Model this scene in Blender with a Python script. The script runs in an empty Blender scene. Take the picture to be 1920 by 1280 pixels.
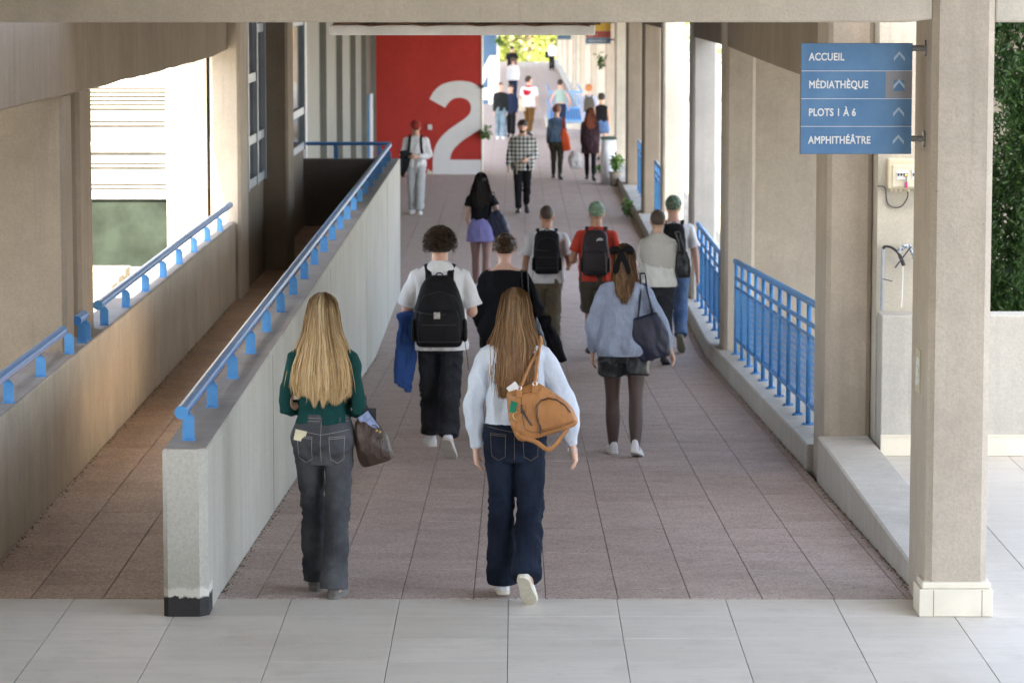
import bpy, bmesh, math, random
import numpy as np
from mathutils import Vector, Matrix, noise
random.seed(7); np.random.seed(7)
R = math.radians
sc = bpy.context.scene
COL = sc.collection

# ------------------------------------------------------------------ camera, light, exposure
cam_d = bpy.data.cameras.new('camera'); cam = bpy.data.objects.new('camera', cam_d); COL.objects.link(cam)
cam.location = (0, 0, 3.35)
cam.rotation_euler = (R(90) - math.atan(660/6000), 0, math.atan(8/6000))
cam_d.sensor_width = 36; cam_d.lens = 112.5; cam_d.clip_start = .5; cam_d.clip_end = 1500
cam_d.dof.use_dof = True; cam_d.dof.focus_distance = 18.0; cam_d.dof.aperture_fstop = 6.3
sc.camera = cam
world = bpy.data.worlds.new('World'); sc.world = world; world.use_nodes = True
wn = world.node_tree.nodes; wl = world.node_tree.links
for n in list(wn): wn.remove(n)
SUN_DIR = Vector((.13, .74, -.66)).normalized()          # the way the light travels
sky = wn.new('ShaderNodeTexSky'); sky.sky_type = 'NISHITA'; sky.sun_disc = False
sky.sun_elevation = math.asin(-SUN_DIR.z); sky.sun_rotation = math.atan2(-SUN_DIR.x, -SUN_DIR.y)
sky.air_density = 1.0; sky.dust_density = 2.5; sky.ozone_density = .6
hs_ = wn.new('ShaderNodeHueSaturation'); hs_.inputs['Saturation'].default_value = .68; wl.new(sky.outputs[0], hs_.inputs['Color'])
bg = wn.new('ShaderNodeBackground'); bg.inputs[1].default_value = .15
wo = wn.new('ShaderNodeOutputWorld'); wl.new(hs_.outputs[0], bg.inputs[0]); wl.new(bg.outputs[0], wo.inputs[0])
sd = bpy.data.lights.new('sun', 'SUN'); sd.energy = 5.0; sd.angle = R(.6); sd.color = (1, .91, .78)
sun = bpy.data.objects.new('sun', sd); COL.objects.link(sun)
sun.rotation_euler = SUN_DIR.to_track_quat('-Z', 'Y').to_euler(); sun.location = (-3, -10, 30)
sc.view_settings.view_transform = 'Standard'; sc.view_settings.look = 'None'
sc.view_settings.exposure = 2.92; sc.view_settings.gamma = 1; sc.view_settings.use_curve_mapping = False
sc.cycles.max_bounces = 8; sc.cycles.diffuse_bounces = 5; sc.cycles.use_denoising = True
sc.cycles.sample_clamp_indirect = 6

# ------------------------------------------------------------------ helpers
def tag(o, label=None, cat=None, group=None, kind=None):
    if label: o['label'] = label
    if cat: o['category'] = cat
    if group: o['group'] = group
    if kind: o['kind'] = kind
    return o
def empty(name, loc=(0, 0, 0), rz=0):
    o = bpy.data.objects.new(name, None); COL.objects.link(o)
    o.location = loc; o.rotation_euler = (0, 0, rz); o.empty_display_size = .1
    return o
def link(name, me, m=None, parent=None, smooth=False):
    o = bpy.data.objects.new(name, me); COL.objects.link(o)
    if m is not None:
        me.materials.clear(); me.materials.append(m)
    if smooth:
        me.polygons.foreach_set('use_smooth', [True]*len(me.polygons))
    if parent is not None: o.parent = parent
    return o
class MB:
    """collects verts and faces for one mesh"""
    def __init__(s): s.v = []; s.f = []
    def add(s, v, f):
        n = len(s.v); s.v += [tuple(p) for p in v]; s.f += [tuple(i+n for i in q) for q in f]; return s
    def box(s, x0, x1, y0, y1, z0, z1, c=0.0):
        if c <= 0:
            v = [(x, y, z) for z in (z0, z1) for x, y in ((x0, y0), (x1, y0), (x1, y1), (x0, y1))]
            return s.add(v, [(0, 3, 2, 1), (4, 5, 6, 7), (0, 1, 5, 4), (1, 2, 6, 5), (2, 3, 7, 6), (3, 0, 4, 7)])
        p = [(x0+c, y0), (x1-c, y0), (x1, y0+c), (x1, y1-c), (x1-c, y1), (x0+c, y1), (x0, y1-c), (x0, y0+c)]
        v = [(x, y, z) for z in (z0, z1) for x, y in p]
        return s.add(v, [tuple(range(7, -1, -1)), tuple(range(8, 16))] + [(i, (i+1) % 8, 8+(i+1) % 8, 8+i) for i in range(8)])
    def tube(s, pts, r, n=8, ref=None, flat=1.0):
        pts = [Vector(p) for p in pts]; m = len(pts)
        rr = r if isinstance(r, (list, tuple)) else [r]*m
        rings = []; u = None
        for i, p in enumerate(pts):
            t = (pts[min(i+1, m-1)] - pts[max(i-1, 0)]).normalized()
            if u is None:
                a = Vector(ref) if ref else (Vector((0, 0, 1)) if abs(t.z) < .9 else Vector((1, 0, 0)))
                u = a.cross(t).normalized()
            u = (u - t*u.dot(t)).normalized(); w = t.cross(u)
            rings.append([p + (u*math.cos(k*2*math.pi/n) + w*flat*math.sin(k*2*math.pi/n))*rr[i] for k in range(n)])
        v = [q for ring in rings for q in ring]
        f = [(i*n+k, i*n+(k+1) % n, (i+1)*n+(k+1) % n, (i+1)*n+k) for i in range(m-1) for k in range(n)]
        f += [tuple(range(n-1, -1, -1)), tuple(range((m-1)*n, m*n))]
        return s.add(v, f)
    def prism(s, pts, axis, a, b):
        """polygon pts (2D) extruded along axis 'x','y','z' from a to b"""
        n = len(pts)
        mk = {'x': lambda p, t: (t, p[0], p[1]), 'y': lambda p, t: (p[0], t, p[1]), 'z': lambda p, t: (p[0], p[1], t)}[axis]
        v = [mk(p, a) for p in pts] + [mk(p, b) for p in pts]
        return s.add(v, [tuple(range(n-1, -1, -1)), tuple(range(n, 2*n))] + [(i, (i+1) % n, n+(i+1) % n, n+i) for i in range(n)])
    def mesh(s, name='m'):
        me = bpy.data.meshes.new(name); me.from_pydata(s.v, [], s.f)
        bm = bmesh.new(); bm.from_mesh(me); bmesh.ops.recalc_face_normals(bm, faces=bm.faces[:]); bm.to_mesh(me); bm.free()
        return me
    def obj(s, name, m, parent=None, smooth=False, bevel=0, seg=2):
        o = link(name, s.mesh(name), m, parent, smooth)
        if bevel:
            b = o.modifiers.new('b', 'BEVEL'); b.width = bevel; b.segments = seg; b.limit_method = 'ANGLE'
        return o
def copy_tree(o, parent=None):
    c = o.copy(); COL.objects.link(c); c.parent = parent
    for ch in list(o.children): copy_tree(ch, c)
    return c
def smooth_by_angle(o, ang=40):
    me = o.data; me.polygons.foreach_set('use_smooth', [True]*len(me.polygons))
    bm = bmesh.new(); bm.from_mesh(me)
    for e in bm.edges:
        if len(e.link_faces) == 2 and e.calc_face_angle(0) > R(ang): e.smooth = False
    bm.to_mesh(me); bm.free()

# ------------------------------------------------------------------ materials
def N(t, typ, **kw):
    n = t.nodes.new(typ)
    for k, v in kw.items():
        if isinstance(v, bpy.types.NodeSocket): t.links.new(v, n.inputs[k])
        elif k in n.inputs.keys(): n.inputs[k].default_value = v
        else: setattr(n, k, v)
    return n
def newmat(name, rough=.7):
    m = bpy.data.materials.new(name); m.use_nodes = True; t = m.node_tree
    b = t.nodes['Principled BSDF']; b.inputs['Roughness'].default_value = rough
    return m, t, b
def c4(c): return (c[0], c[1], c[2], 1)
def mixc(t, fac, a, b, mode='MIX'):
    n = t.nodes.new('ShaderNodeMix'); n.data_type = 'RGBA'; n.blend_type = mode
    for idx, v in ((0, fac), (6, a), (7, b)):
        if isinstance(v, bpy.types.NodeSocket): t.links.new(v, n.inputs[idx])
        else: n.inputs[idx].default_value = v if idx == 0 else c4(v)
    return n.outputs[2]
def ramp(t, src, lo, hi, a=0., b=1.):
    n = t.nodes.new('ShaderNodeMapRange'); t.links.new(src, n.inputs[0])
    for i, v in enumerate((lo, hi, a, b)): n.inputs[1+i].default_value = v
    return n.outputs[0]
def coords(t, kind='pos', scale=(1, 1, 1)):
    if kind == 'pos': s = t.nodes.new('ShaderNodeNewGeometry').outputs['Position']
    elif kind == 'obj': s = t.nodes.new('ShaderNodeTexCoord').outputs['Object']
    else: s = t.nodes.new('ShaderNodeTexCoord').outputs['UV']
    m = t.nodes.new('ShaderNodeMapping'); t.links.new(s, m.inputs[0]); m.inputs['Scale'].default_value = scale
    return m.outputs[0]
def noi(t, vec, scale, detail=4, rough=.6):
    n = t.nodes.new('ShaderNodeTexNoise'); t.links.new(vec, n.inputs['Vector'])
    n.inputs['Scale'].default_value = scale; n.inputs['Detail'].default_value = detail; n.inputs['Roughness'].default_value = rough
    return n.outputs['Fac']
def bump(t, b, h, strength, dist):
    n = t.nodes.new('ShaderNodeBump'); t.links.new(h, n.inputs['Height'])
    n.inputs['Strength'].default_value = strength; n.inputs['Distance'].default_value = dist
    t.links.new(n.outputs[0], b.inputs['Normal']); return n
def concrete(name, col, streak=.35, grain=1., mott=.18, rel=.006, gs=55):
    m, t, b = newmat(name, .9)
    p = coords(t)
    big = noi(t, p, 1.1, 6, .7); mid = noi(t, p, 9, 5); fine = noi(t, p, gs, 3, .7)
    ps = coords(t, 'pos', (9, 9, .55)); st = noi(t, ps, 1., 5, .65)
    dark = tuple(c*.5 for c in col); light = tuple(min(1, c*1.12) for c in col)
    c = mixc(t, ramp(t, big, .35, .68, 0, 1), tuple(x*(1-mott) for x in col), light)
    c = mixc(t, ramp(t, st, .5, .78, 0, streak), c, dark)
    c = mixc(t, ramp(t, mid, .3, .7, 0, .4), c, tuple(x*.78 for x in col))
    c = mixc(t, ramp(t, noi(t, coords(t, 'pos', (22, 22, 1.1)), 1., 3, .6), .62, .8, 0, .35), c, tuple(x*.45 for x in col))
    c = mixc(t, ramp(t, fine, .38, .62, .22*grain, 0), c, tuple(x*.5 for x in col))
    c = mixc(t, ramp(t, noi(t, p, 26, 4, .75), .68, .73, 0, .55), c, tuple(x*.4 for x in col))
    t.links.new(c, b.inputs['Base Color'])
    bump(t, b, fine, .55*grain, rel)
    return m
def simple(name, col, rough=.6, var=.12, scale=8, metal=0., bumpd=0., bs=60, spec=None, coord='obj'):
    m, t, b = newmat(name, rough)
    p = coords(t, coord); n = noi(t, p, scale, 4)
    c = mixc(t, ramp(t, n, .35, .65), tuple(x*(1-var) for x in col), tuple(min(1, x*(1+var)) for x in col))
    t.links.new(c, b.inputs['Base Color']); b.inputs['Metallic'].default_value = metal
    if bumpd: bump(t, b, noi(t, p, bs, 3), .6, bumpd)
    if spec is not None: b.inputs['Specular IOR Level'].default_value = spec
    return m
M = {}
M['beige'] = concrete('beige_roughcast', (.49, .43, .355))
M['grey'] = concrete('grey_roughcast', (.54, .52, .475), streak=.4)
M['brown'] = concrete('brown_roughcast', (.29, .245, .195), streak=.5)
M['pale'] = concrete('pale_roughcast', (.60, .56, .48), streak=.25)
M['top'] = concrete('weathered_cement_cap', (.34, .31, .285), streak=0, mott=.3)
M['cream'] = simple('cream_board', (.74, .69, .58), .45, .06, 5)
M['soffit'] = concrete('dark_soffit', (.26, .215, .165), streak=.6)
def worn_blue():
    m, t, b = newmat('worn_blue_paint', .38)
    p = coords(t, 'pos'); n = noi(t, p, 5, 6, .75); f = noi(t, p, 60, 3)
    c = mixc(t, ramp(t, n, .3, .7), (.055, .225, .52), (.10, .32, .64))
    c = mixc(t, ramp(t, f, .62, .75, 0, .5), c, (.25, .35, .5)); c = mixc(t, ramp(t, noi(t, p, 26, 5, .8), .66, .7, 0, .8), c, (.16, .10, .07))
    t.links.new(c, b.inputs['Base Color']); t.links.new(ramp(t, n, .3, .7, .3, .55), b.inputs['Roughness'])
    return m
M['blue'] = worn_blue()
def faded_rail():
    m, t, b = newmat('faded_rail_top', .33)
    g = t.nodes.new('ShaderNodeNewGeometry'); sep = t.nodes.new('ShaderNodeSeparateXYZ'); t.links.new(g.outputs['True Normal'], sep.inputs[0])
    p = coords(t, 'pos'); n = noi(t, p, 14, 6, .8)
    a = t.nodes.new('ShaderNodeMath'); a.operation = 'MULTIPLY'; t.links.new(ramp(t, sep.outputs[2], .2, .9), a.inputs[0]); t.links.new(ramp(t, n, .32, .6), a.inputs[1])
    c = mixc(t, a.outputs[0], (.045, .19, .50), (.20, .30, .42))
    t.links.new(c, b.inputs['Base Color']); return m
M['rail'] = faded_rail()
def slab_mat(name, lo, hi):
    m, t, b = newmat(name, .62)
    p = coords(t, 'pos'); oi = t.nodes.new('ShaderNodeObjectInfo')
    v = t.nodes.new('ShaderNodeTexVoronoi'); t.links.new(p, v.inputs['Vector']); v.inputs['Scale'].default_value = 90
    f = noi(t, p, 120, 2, .8); mid = noi(t, p, 4, 5); st = noi(t, coords(t, 'pos', (1.2, 8, 1)), 1.5, 5, .7)
    c = mixc(t, ramp(t, oi.outputs['Random'], 0, 1), lo, hi)
    hs = t.nodes.new('ShaderNodeSeparateColor'); t.links.new(v.outputs['Color'], hs.inputs[0])
    c = mixc(t, ramp(t, hs.outputs[0], .55, 1, 0, .55), c, (.70, .61, .56))
    c = mixc(t, ramp(t, hs.outputs[1], .6, 1, 0, .7), c, (.16, .105, .09))
    c = mixc(t, ramp(t, mid, .42, .7, 0, .35), c, (.22, .165, .145))
    c = mixc(t, ramp(t, st, .58, .8, 0, .4), c, (.14, .115, .105))
    t.links.new(c, b.inputs['Base Color']); bump(t, b, f, .8, .004)
    return m
M['slab'] = slab_mat('exposed_aggregate_slab', (.42, .335, .30), (.49, .405, .375)); M['slab2'] = slab_mat('brown_aggregate_slab', (.42, .28, .175), (.50, .35, .23))
def tile_mat():
    m, t, b = newmat('pale_porcelain_tile', .5)
    p = coords(t, 'pos'); oi = t.nodes.new('ShaderNodeObjectInfo')
    st = noi(t, coords(t, 'pos', (1.0, 6, 1)), 1.6, 6, .7); f = noi(t, p, 160, 2); big = noi(t, p, .7, 3); sp = noi(t, p, 11, 5, .8)
    c = mixc(t, ramp(t, oi.outputs['Random'], 0, 1), (.60, .565, .505), (.66, .625, .565))
    c = mixc(t, ramp(t, st, .45, .75, 0, .8), c, (.52, .49, .45))
    c = mixc(t, ramp(t, f, .3, .7, .12, 0), c, (.3, .3, .3))
    c = mixc(t, ramp(t, sp, .63, .72, 0, .5), c, (.22, .2, .18))
    c = mixc(t, ramp(t, noi(t, p, 2.3, 7, .75), .5, .72, 0, .5), c, (.40, .365, .32))
    t.links.new(c, b.inputs['Base Color']); t.links.new(ramp(t, big, .3, .7, .42, .6), b.inputs['Roughness'])
    bump(t, b, f, .15, .001)
    return m
M['tile'] = tile_mat()
M['joint'] = simple('dark_joint', (.16, .135, .12), .95, .3, 20)
M['red'] = concrete('red_painted_render', (.52, .045, .035), streak=.12, mott=.08, grain=.5)
M['navy'] = concrete('blue_painted_render', (.075, .15, .27), streak=.12, mott=.08, grain=.5)
M['white'] = simple('white_paint', (.74, .75, .76), .6, .05, 3)
M['whiteframe'] = simple('white_frame', (.72, .73, .74), .4, .05, 3)
M['steel'] = simple('galvanised_steel', (.34, .34, .34), .45, .15, 12, .6)
M['black'] = simple('black_rubber', (.02, .02, .022), .6, .2, 12)
M['panel'] = simple('grey_green_cladding', (.19, .195, .175), .55, .08, 2)
M['frame'] = simple('blue_grey_window_frame', (.30, .35, .43), .4, .1, 4)
def glass(name, tint, rough=.08):
    m, t, b = newmat(name, rough); b.inputs['Base Color'].default_value = c4(tint)
    b.inputs['Specular IOR Level'].default_value = .8; return m
M['glass'] = glass('dark_window_glass', (.035, .045, .04))
M['ground'] = simple('pale_ground', (.27, .25, .21), .95, .2, .3, coord='pos')

def fz(Y):      # height of the walkway surface
    return 0 if Y < 17.5 else (-.95*(Y-17.5)/20 if Y < 37.5 else -.95)

# ------------------------------------------------------------------ ground, floors
g = MB().add([(-400, -300, -4.2), (400, -300, -4.2), (400, 900, -4.2), (-400, 900, -4.2)], [(0, 1, 2, 3)]).obj('ground', M['ground']); tag(g, kind='structure')
# foyer floor of pale tiles
fl = MB().box(-7, 8, -8, 17.44, -.3, -.012).box(2.62, 8, 17.44, 23.2, -.3, -.012).obj('foyer_floor', M['joint']); tag(fl, kind='structure')
tm = {}
def shared_slab(w, d, h, mat, c=.0015):
    k = (round(w, 3), round(d, 3), h, mat.name)
    if k not in tm:
        x, y = w/2, d/2
        v = [(-x, -y, -h), (x, -y, -h), (x, y, -h), (-x, y, -h), (-x, -y, -c), (x, -y, -c), (x, y, -c), (-x, y, -c),
             (-x+c, -y+c, 0), (x-c, -y+c, 0), (x-c, y-c, 0), (-x+c, y-c, 0)]
        f = [(0, 1, 5, 4), (1, 2, 6, 5), (2, 3, 7, 6), (3, 0, 4, 7), (4, 5, 9, 8), (5, 6, 10, 9), (6, 7, 11, 10), (7, 4, 8, 11), (8, 9, 10, 11)]
        me = bpy.data.meshes.new('slab'); me.from_pydata(v, [], f); me.materials.append(mat); tm[k] = me
    return tm[k]
def place_tile(name, x0, x1, y0, y1, z, mat, parent, gap=.004, rx=0, dz=.0012, h=.012, gy=.4):
    o = bpy.data.objects.new(name, shared_slab(x1-x0-gap, y1-y0-gap*gy, h, mat)); COL.objects.link(o); o.parent = parent
    o.location = ((x0+x1)/2, (y0+y1)/2, z + random.uniform(-dz, dz))
    o.rotation_euler = (rx + random.uniform(-.0006, .0006), random.uniform(-.0006, .0006), 0)
rows = [17.44, 16.94] + [16.94 - .583*k for k in range(1, 6)]
for j in range(len(rows)-1):
    for i in range(-9, 10):
        x0 = -.044 + .6*i
        place_tile('floor_tile', x0, x0+.6, rows[j+1], rows[j], 0, M['tile'], fl, dz=.0004)
y = 17.44
while y < 23.1:
    y1 = min(y+.583, 23.2)
    for i in range(4, 12):
        x0 = max(-.044 + .6*i, 2.622); x1 = -.044 + .6*(i+1)
        if x1 - x0 > .01: place_tile('floor_tile', x0, x1, y, y1, 0, M['tile'], fl, dz=.0004)
    y = y1
# left level passage
lp = MB().box(-3.06, -1.89, 17.44, 45.5, -.3, -.012).obj('side_passage_floor', M['joint']); tag(lp, kind='structure')
y = 17.45
while y < 45.4:
    y1 = min(y+.42, 45.5)
    for a, b in ((-3.05, -2.69), (-2.69, -2.29), (-2.29, -1.89)):
        place_tile('paving_slab', a, b, y, y1, 0, M['slab2'], lp, gap=.005)
    y = y1
# main ramp
ang = math.atan(.95/20)
rm = MB().prism([(17.44, -.012), (37.5, -.962), (37.5, -1.3), (17.44, -1.3)], 'x', -1.66, 2.24).obj('ramp', M['joint']); tag(rm, kind='structure')
xs = [-1.655] + [.563 + .4*k for k in range(-5, 5)][0:] + [2.23]
xs = sorted(x for x in xs if x <= 2.23)
rs = (37.5-17.45)/50; far = MB(); cnt = 0
for j in range(50):
    y0 = 17.45 + rs*j
    for i in range(len(xs)-1):
        if cnt < 300:
            place_tile('paving_slab', xs[i], xs[i+1], y0, y0+rs, fz(y0+rs/2), M['slab'], rm, gap=.0045, rx=-ang); cnt += 1
        else:
            d = .0025; za, zb = fz(y0), fz(y0+rs); x0, x1 = xs[i]+d, xs[i+1]-d; w = random.uniform(-.001, .001)
            far.add([(x0, y0+d, za+w), (x1, y0+d, za+w), (x1, y0+rs-d, zb+w), (x0, y0+rs-d, zb+w),
                     (x0, y0+d, za-.012), (x1, y0+d, za-.012), (x1, y0+rs-d, zb-.012), (x0, y0+rs-d, zb-.012)],
                    [(0, 1, 2, 3), (0, 4, 5, 1), (1, 5, 6, 2), (2, 6, 7, 3), (3, 7, 4, 0)])
o = far.obj('far_paving_slabs', M['slab'], rm); tag(o, kind='stuff')
# level walkway beyond
wf = MB().box(-3.4, 2.24, 37.5, 190, -1.3, -.962).obj('walkway', M['joint']); tag(wf, kind='structure')
far = MB(); xs2 = [-3.4] + [.563+.4*k for k in range(-9, 5)] + [2.23]
y = 37.5
while y < 190:
    st = .4 if y < 95 else 2.0
    for i in range(len(xs2)-1):
        if y < 45.5 and xs2[i+1] < -1.65: continue
        d = .003; w = random.uniform(-.001, .001)
        x0, x1, y0, y1 = xs2[i]+d, xs2[i+1]-d, y+d, y+st-d
        if y < 45.5: x0 = max(x0, -1.654)
        far.add([(x0, y0, -.95+w), (x1, y0, -.95+w), (x1, y1, -.95+w), (x0, y1, -.95+w), (x0, y0, -.962), (x1, y0, -.962), (x1, y1, -.962), (x0, y1, -.962)],
                [(0, 1, 2, 3), (0, 4, 5, 1), (1, 5, 6, 2), (2, 6, 7, 3), (3, 7, 4, 0)])
    y += st
o = far.obj('walkway_slabs', M['slab'], wf); tag(o, kind='stuff')

# ------------------------------------------------------------------ divider wall with its rail
def wall_base_mat():
    m, t, b = newmat('divider_render', .9)
    p = coords(t); fine = noi(t, p, 60, 3, .7); big = noi(t, p, 1.1, 5); st = noi(t, coords(t, 'pos', (7, 7, .35)), 1., 5, .7)
    sep = t.nodes.new('ShaderNodeSeparateXYZ'); g = t.nodes.new('ShaderNodeNewGeometry'); t.links.new(g.outputs['Position'], sep.inputs[0])
    c = mixc(t, ramp(t, big, .3, .7), (.44, .425, .375), (.525, .51, .46))
    c = mixc(t, ramp(t, st, .48, .75, 0, .5), c, (.33, .335, .32))
    c = mixc(t, ramp(t, fine, .35, .62, .25, 0), c, (.2, .19, .17))
    # black painted foot with a ragged edge and a band of peeled white filler
    e = noi(t, p, 14, 5, .7)
    a = t.nodes.new('ShaderNodeMath'); a.operation = 'MULTIPLY_ADD'; t.links.new(e, a.inputs[0]); a.inputs[1].default_value = -.09; t.links.new(sep.outputs[2], a.inputs[2])
    near = ramp(t, sep.outputs[1], 17.17, 17.2, 1, 0)
    def gate(x):
        q = t.nodes.new('ShaderNodeMath'); q.operation = 'MULTIPLY'; t.links.new(x, q.inputs[0]); t.links.new(near, q.inputs[1]); return q.outputs[0]
    c = mixc(t, gate(ramp(t, a.outputs[0], .105, .115, .85, 0)), c, (.66, .64, .58))
    c = mixc(t, gate(ramp(t, a.outputs[0], .06, .07, 1, 0)), c, (.035, .033, .035))
    t.links.new(c, b.inputs['Base Color']); bump(t, b, fine, .5, .006); return m
dw = empty('divider_wall', (-1.78, 16.94, 0)); tag(dw, 'long low concrete wall between the ramp and the dim side passage, black paint peeling at its near foot', 'wall')
def rel(mb, loc, name, mat, parent, **kw):
    mb.v = [(x-loc[0], y-loc[1], z-loc[2]) for x, y, z in mb.v]; return mb.obj(name, mat, parent, **kw)
L = (-1.78, 16.94, 0)
b = MB()
pr = [(-1.895, 16.96), (-1.87, 16.94), (-1.70, 16.94), (-1.655, 16.985), (-1.655, 45.5), (-1.895, 45.5)]
n = len(pr)
zt = lambda Y: .905 + (Y-16.94)*.0018
zb = [-.0 if Y < 17.3 else -1.4 for x, Y in pr]
v = [(x, Y, -1.4) for x, Y in pr] + [(x, Y, zt(Y)-.012) for x, Y in pr] + [(x*1 + (.008 if x < -1.8 else -.008), Y + (.008 if Y < 20 else 0), zt(Y)) for x, Y in pr]
f = [(i, (i+1) % n, n+(i+1) % n, n+i) for i in range(n)] + [(n+i, n+(i+1) % n, 2*n+(i+1) % n, 2*n+i) for i in range(n)] + [tuple(range(2*n, 3*n)), tuple(range(n-1, -1, -1))]
o = rel(MB().add(v, f), L, 'wall_body', wall_base_mat(), dw)
cap = [(x*1 + (.009 if x < -1.8 else -.009), Y + (.009 if Y < 20 else 0)) for x, Y in pr]
v = [(x, Y, zt(Y)+.001) for x, Y in cap] + [(x, Y, zt(Y)+.004) for x, Y in cap]
rel(MB().add(v, [(i, (i+1) % n, n+(i+1) % n, n+i) for i in range(n)]+[tuple(range(n, 2*n))]), L, 'wall_cap', M['top'], dw)
for yj in (21.6, 28.4, 35.3, 41.0): rel(MB().box(-1.656, -1.6535, yj, yj+.012, -.94, .88), L, 'joint_line', M['joint'], dw)
def post_mesh(h, w=.064, d=.012):
    mb = MB().prism([(-w/2, 0), (w/2, 0), (w/2, h-.03), (w/2-.022, h), (-w/2, h)], 'y', -d/2, d/2)
    mb.box(-w/2-.006, w/2+.006, -.03, .03, 0, .007)
    for sx in (-1, 1): mb.tube([(sx*.024, -.02, .007), (sx*.024, -.02, .015)], .006, 6)
    return mb.mesh('post')
def handrail(label, pts, posts, h, zoff, r=.034, group='blue tube handrails on concrete walls'):
    e = empty('handrail', pts[0]); tag(e, label, 'handrail', group)
    Lh = Vector(pts[0])
    q = [Vector(p)-Lh for p in pts]
    mb = MB().tube(q, r, 14); rail = mb.obj('rail_tube', M['rail'], e); smooth_by_angle(rail)
    d0 = (q[0]-q[1]).normalized()
    c = MB().tube([q[0]+d0*.001, q[0]+d0*.014], r*1.08, 14).obj('end_cap', M['blue'], rail); smooth_by_angle(c)
    pm = post_mesh(h); pm.materials.append(M['blue'])
    for p in posts:
        o = bpy.data.objects.new('post', pm); COL.objects.link(o); o.parent = e; o.location = Vector(p)-Lh
        o.rotation_euler = (random.uniform(-.02, .02), 0, random.uniform(-.05, .05))
    return e
handrail('long blue handrail along the top of the wall beside the ramp, round capped near end',
         [(-1.805, 17.1, 1.085), (-1.805, 25, 1.10), (-1.80, 35, 1.125), (-1.80, 45.4, 1.15)],
         [(-1.785, 17.27+1.37*k, zt(17.27+1.37*k)+.003) for k in range(21)], .155, 0)
# cross parapet closing the passage; dark render stands in for the shade there
cp_ = empty('end_parapet', (-2.4, 45.5, 0)); tag(cp_, 'dark parapet closing off the side passage below a blue rail', 'wall')
rel(MB().box(-3.3, -1.655, 45.51, 45.75, -1.4, .95), (-2.4, 45.5, 0), 'wall_body', concrete('shade_dark_render', (.17, .15, .13)), cp_)
handrail('short blue handrail running crosswise over the end of the side passage',
         [(-1.80, 45.6, 1.165), (-2.4, 45.6, 1.165), (-3.25, 45.6, 1.165)], [(-1.95-.62*k, 45.6, .95) for k in range(3)], .19, 0, .026)

# ------------------------------------------------------------------ left low wall, piers, beams
lw = empty('left_low_wall', (-3.2, 16, 0)); tag(lw, 'low concrete wall edging the left side of the passage, warm light on its face', 'wall')
Ll = (-3.2, 16, 0)
rel(MB().box(-3.31, -3.05, 12, 34.7, -1.4, .835), Ll, 'wall_body', concrete('left_wall_render', (.60, .53, .42), streak=.6, mott=.25), lw, bevel=.01)
rel(MB().box(-3.302, -3.058, 12, 34.7, .836, .84), Ll, 'wall_cap', M['top'], lw)
P = lambda Y: (-3.10, Y, .84)
handrail('blue handrail on the low wall at the left edge, ending against the pier',
         [(-3.125, 21.9, 1.01), (-3.125, 20, 1.01), (-3.125, 14, 1.01)], [P(22.05-1.33*k) for k in range(6)], .14, 0, .034)
handrail('stub of blue handrail wedged between the two left piers',
         [(-3.125, 22.98, 1.01), (-3.125, 22.62, 1.01)], [P(22.72), P(22.92)], .14, 0, .034)
handrail('blue handrail on the low wall beyond the left piers, in bright light',
         [(-3.12, 23.75, 1.01), (-3.12, 30, 1.02), (-3.10, 34.6, 1.03)], [P(23.95+1.345*k) for k in range(8)], .14, 0, .034)
def solid(name, label, cat, args, mat, c=0, group=None, bevel=0):
    x0, x1, y0, y1, z0, z1 = args; L = ((x0+x1)/2, (y0+y1)/2, z0)
    o = rel(MB().box(*args, c=c), L, name, mat, None, bevel=bevel); o.location = L
    tag(o, label, cat, group); return o
solid('pier', 'wide brown concrete pier standing on the low wall at the left edge', 'pier', (-6.5, -3.13, 22.15, 22.55, -1.4, 2.615), M['brown'], .03)
solid('pier', 'narrow concrete pier just behind the wide left pier, across a joint', 'pier', (-3.6, -3.15, 23.1, 23.75, -1.4, 2.615), M['brown'], .03)
solid('pier', 'slim brown pier where the low left wall ends', 'pier', (-3.32, -2.99, 34.71, 35.7, -1.4, 3.4), M['beige'], .035)
# longitudinal beam with a slightly haunched, worn lower edge
def beam(name, label, x0, x1, y0, y1, zl, mat, z1=3.4, ragged=.0):
    nn = 60; v = []; f = []
    for i in range(nn+1):
        Y = y0+(y1-y0)*i/nn; z = zl(Y) + (noise.noise(Vector((Y*1.7, 3, x0)))*ragged)
        v += [(x0, Y, z1), (x0, Y, z+.01), (x0+.012, Y, z), (x1-.012, Y, z), (x1, Y, z+.01), (x1, Y, z1)]
    for i in range(nn):
        for k in range(6): f.append((i*6+k, i*6+(k+1) % 6, (i+1)*6+(k+1) % 6, (i+1)*6+k))
    f += [tuple(range(5, -1, -1)), tuple(range(nn*6, nn*6+6))]
    o = MB().add(v, f).obj(name, mat); tag(o, label, 'beam'); return o
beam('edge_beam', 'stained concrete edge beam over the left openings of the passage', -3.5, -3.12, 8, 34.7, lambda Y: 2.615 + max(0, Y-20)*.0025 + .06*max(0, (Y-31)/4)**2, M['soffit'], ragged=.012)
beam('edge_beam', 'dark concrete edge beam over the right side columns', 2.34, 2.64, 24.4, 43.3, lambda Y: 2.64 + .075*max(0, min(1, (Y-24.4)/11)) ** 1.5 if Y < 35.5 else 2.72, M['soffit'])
beam('edge_beam', 'far concrete edge beam over the long row of right side columns', 2.34, 2.64, 51.8, 190, lambda Y: 2.72, M['soffit'])
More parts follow.
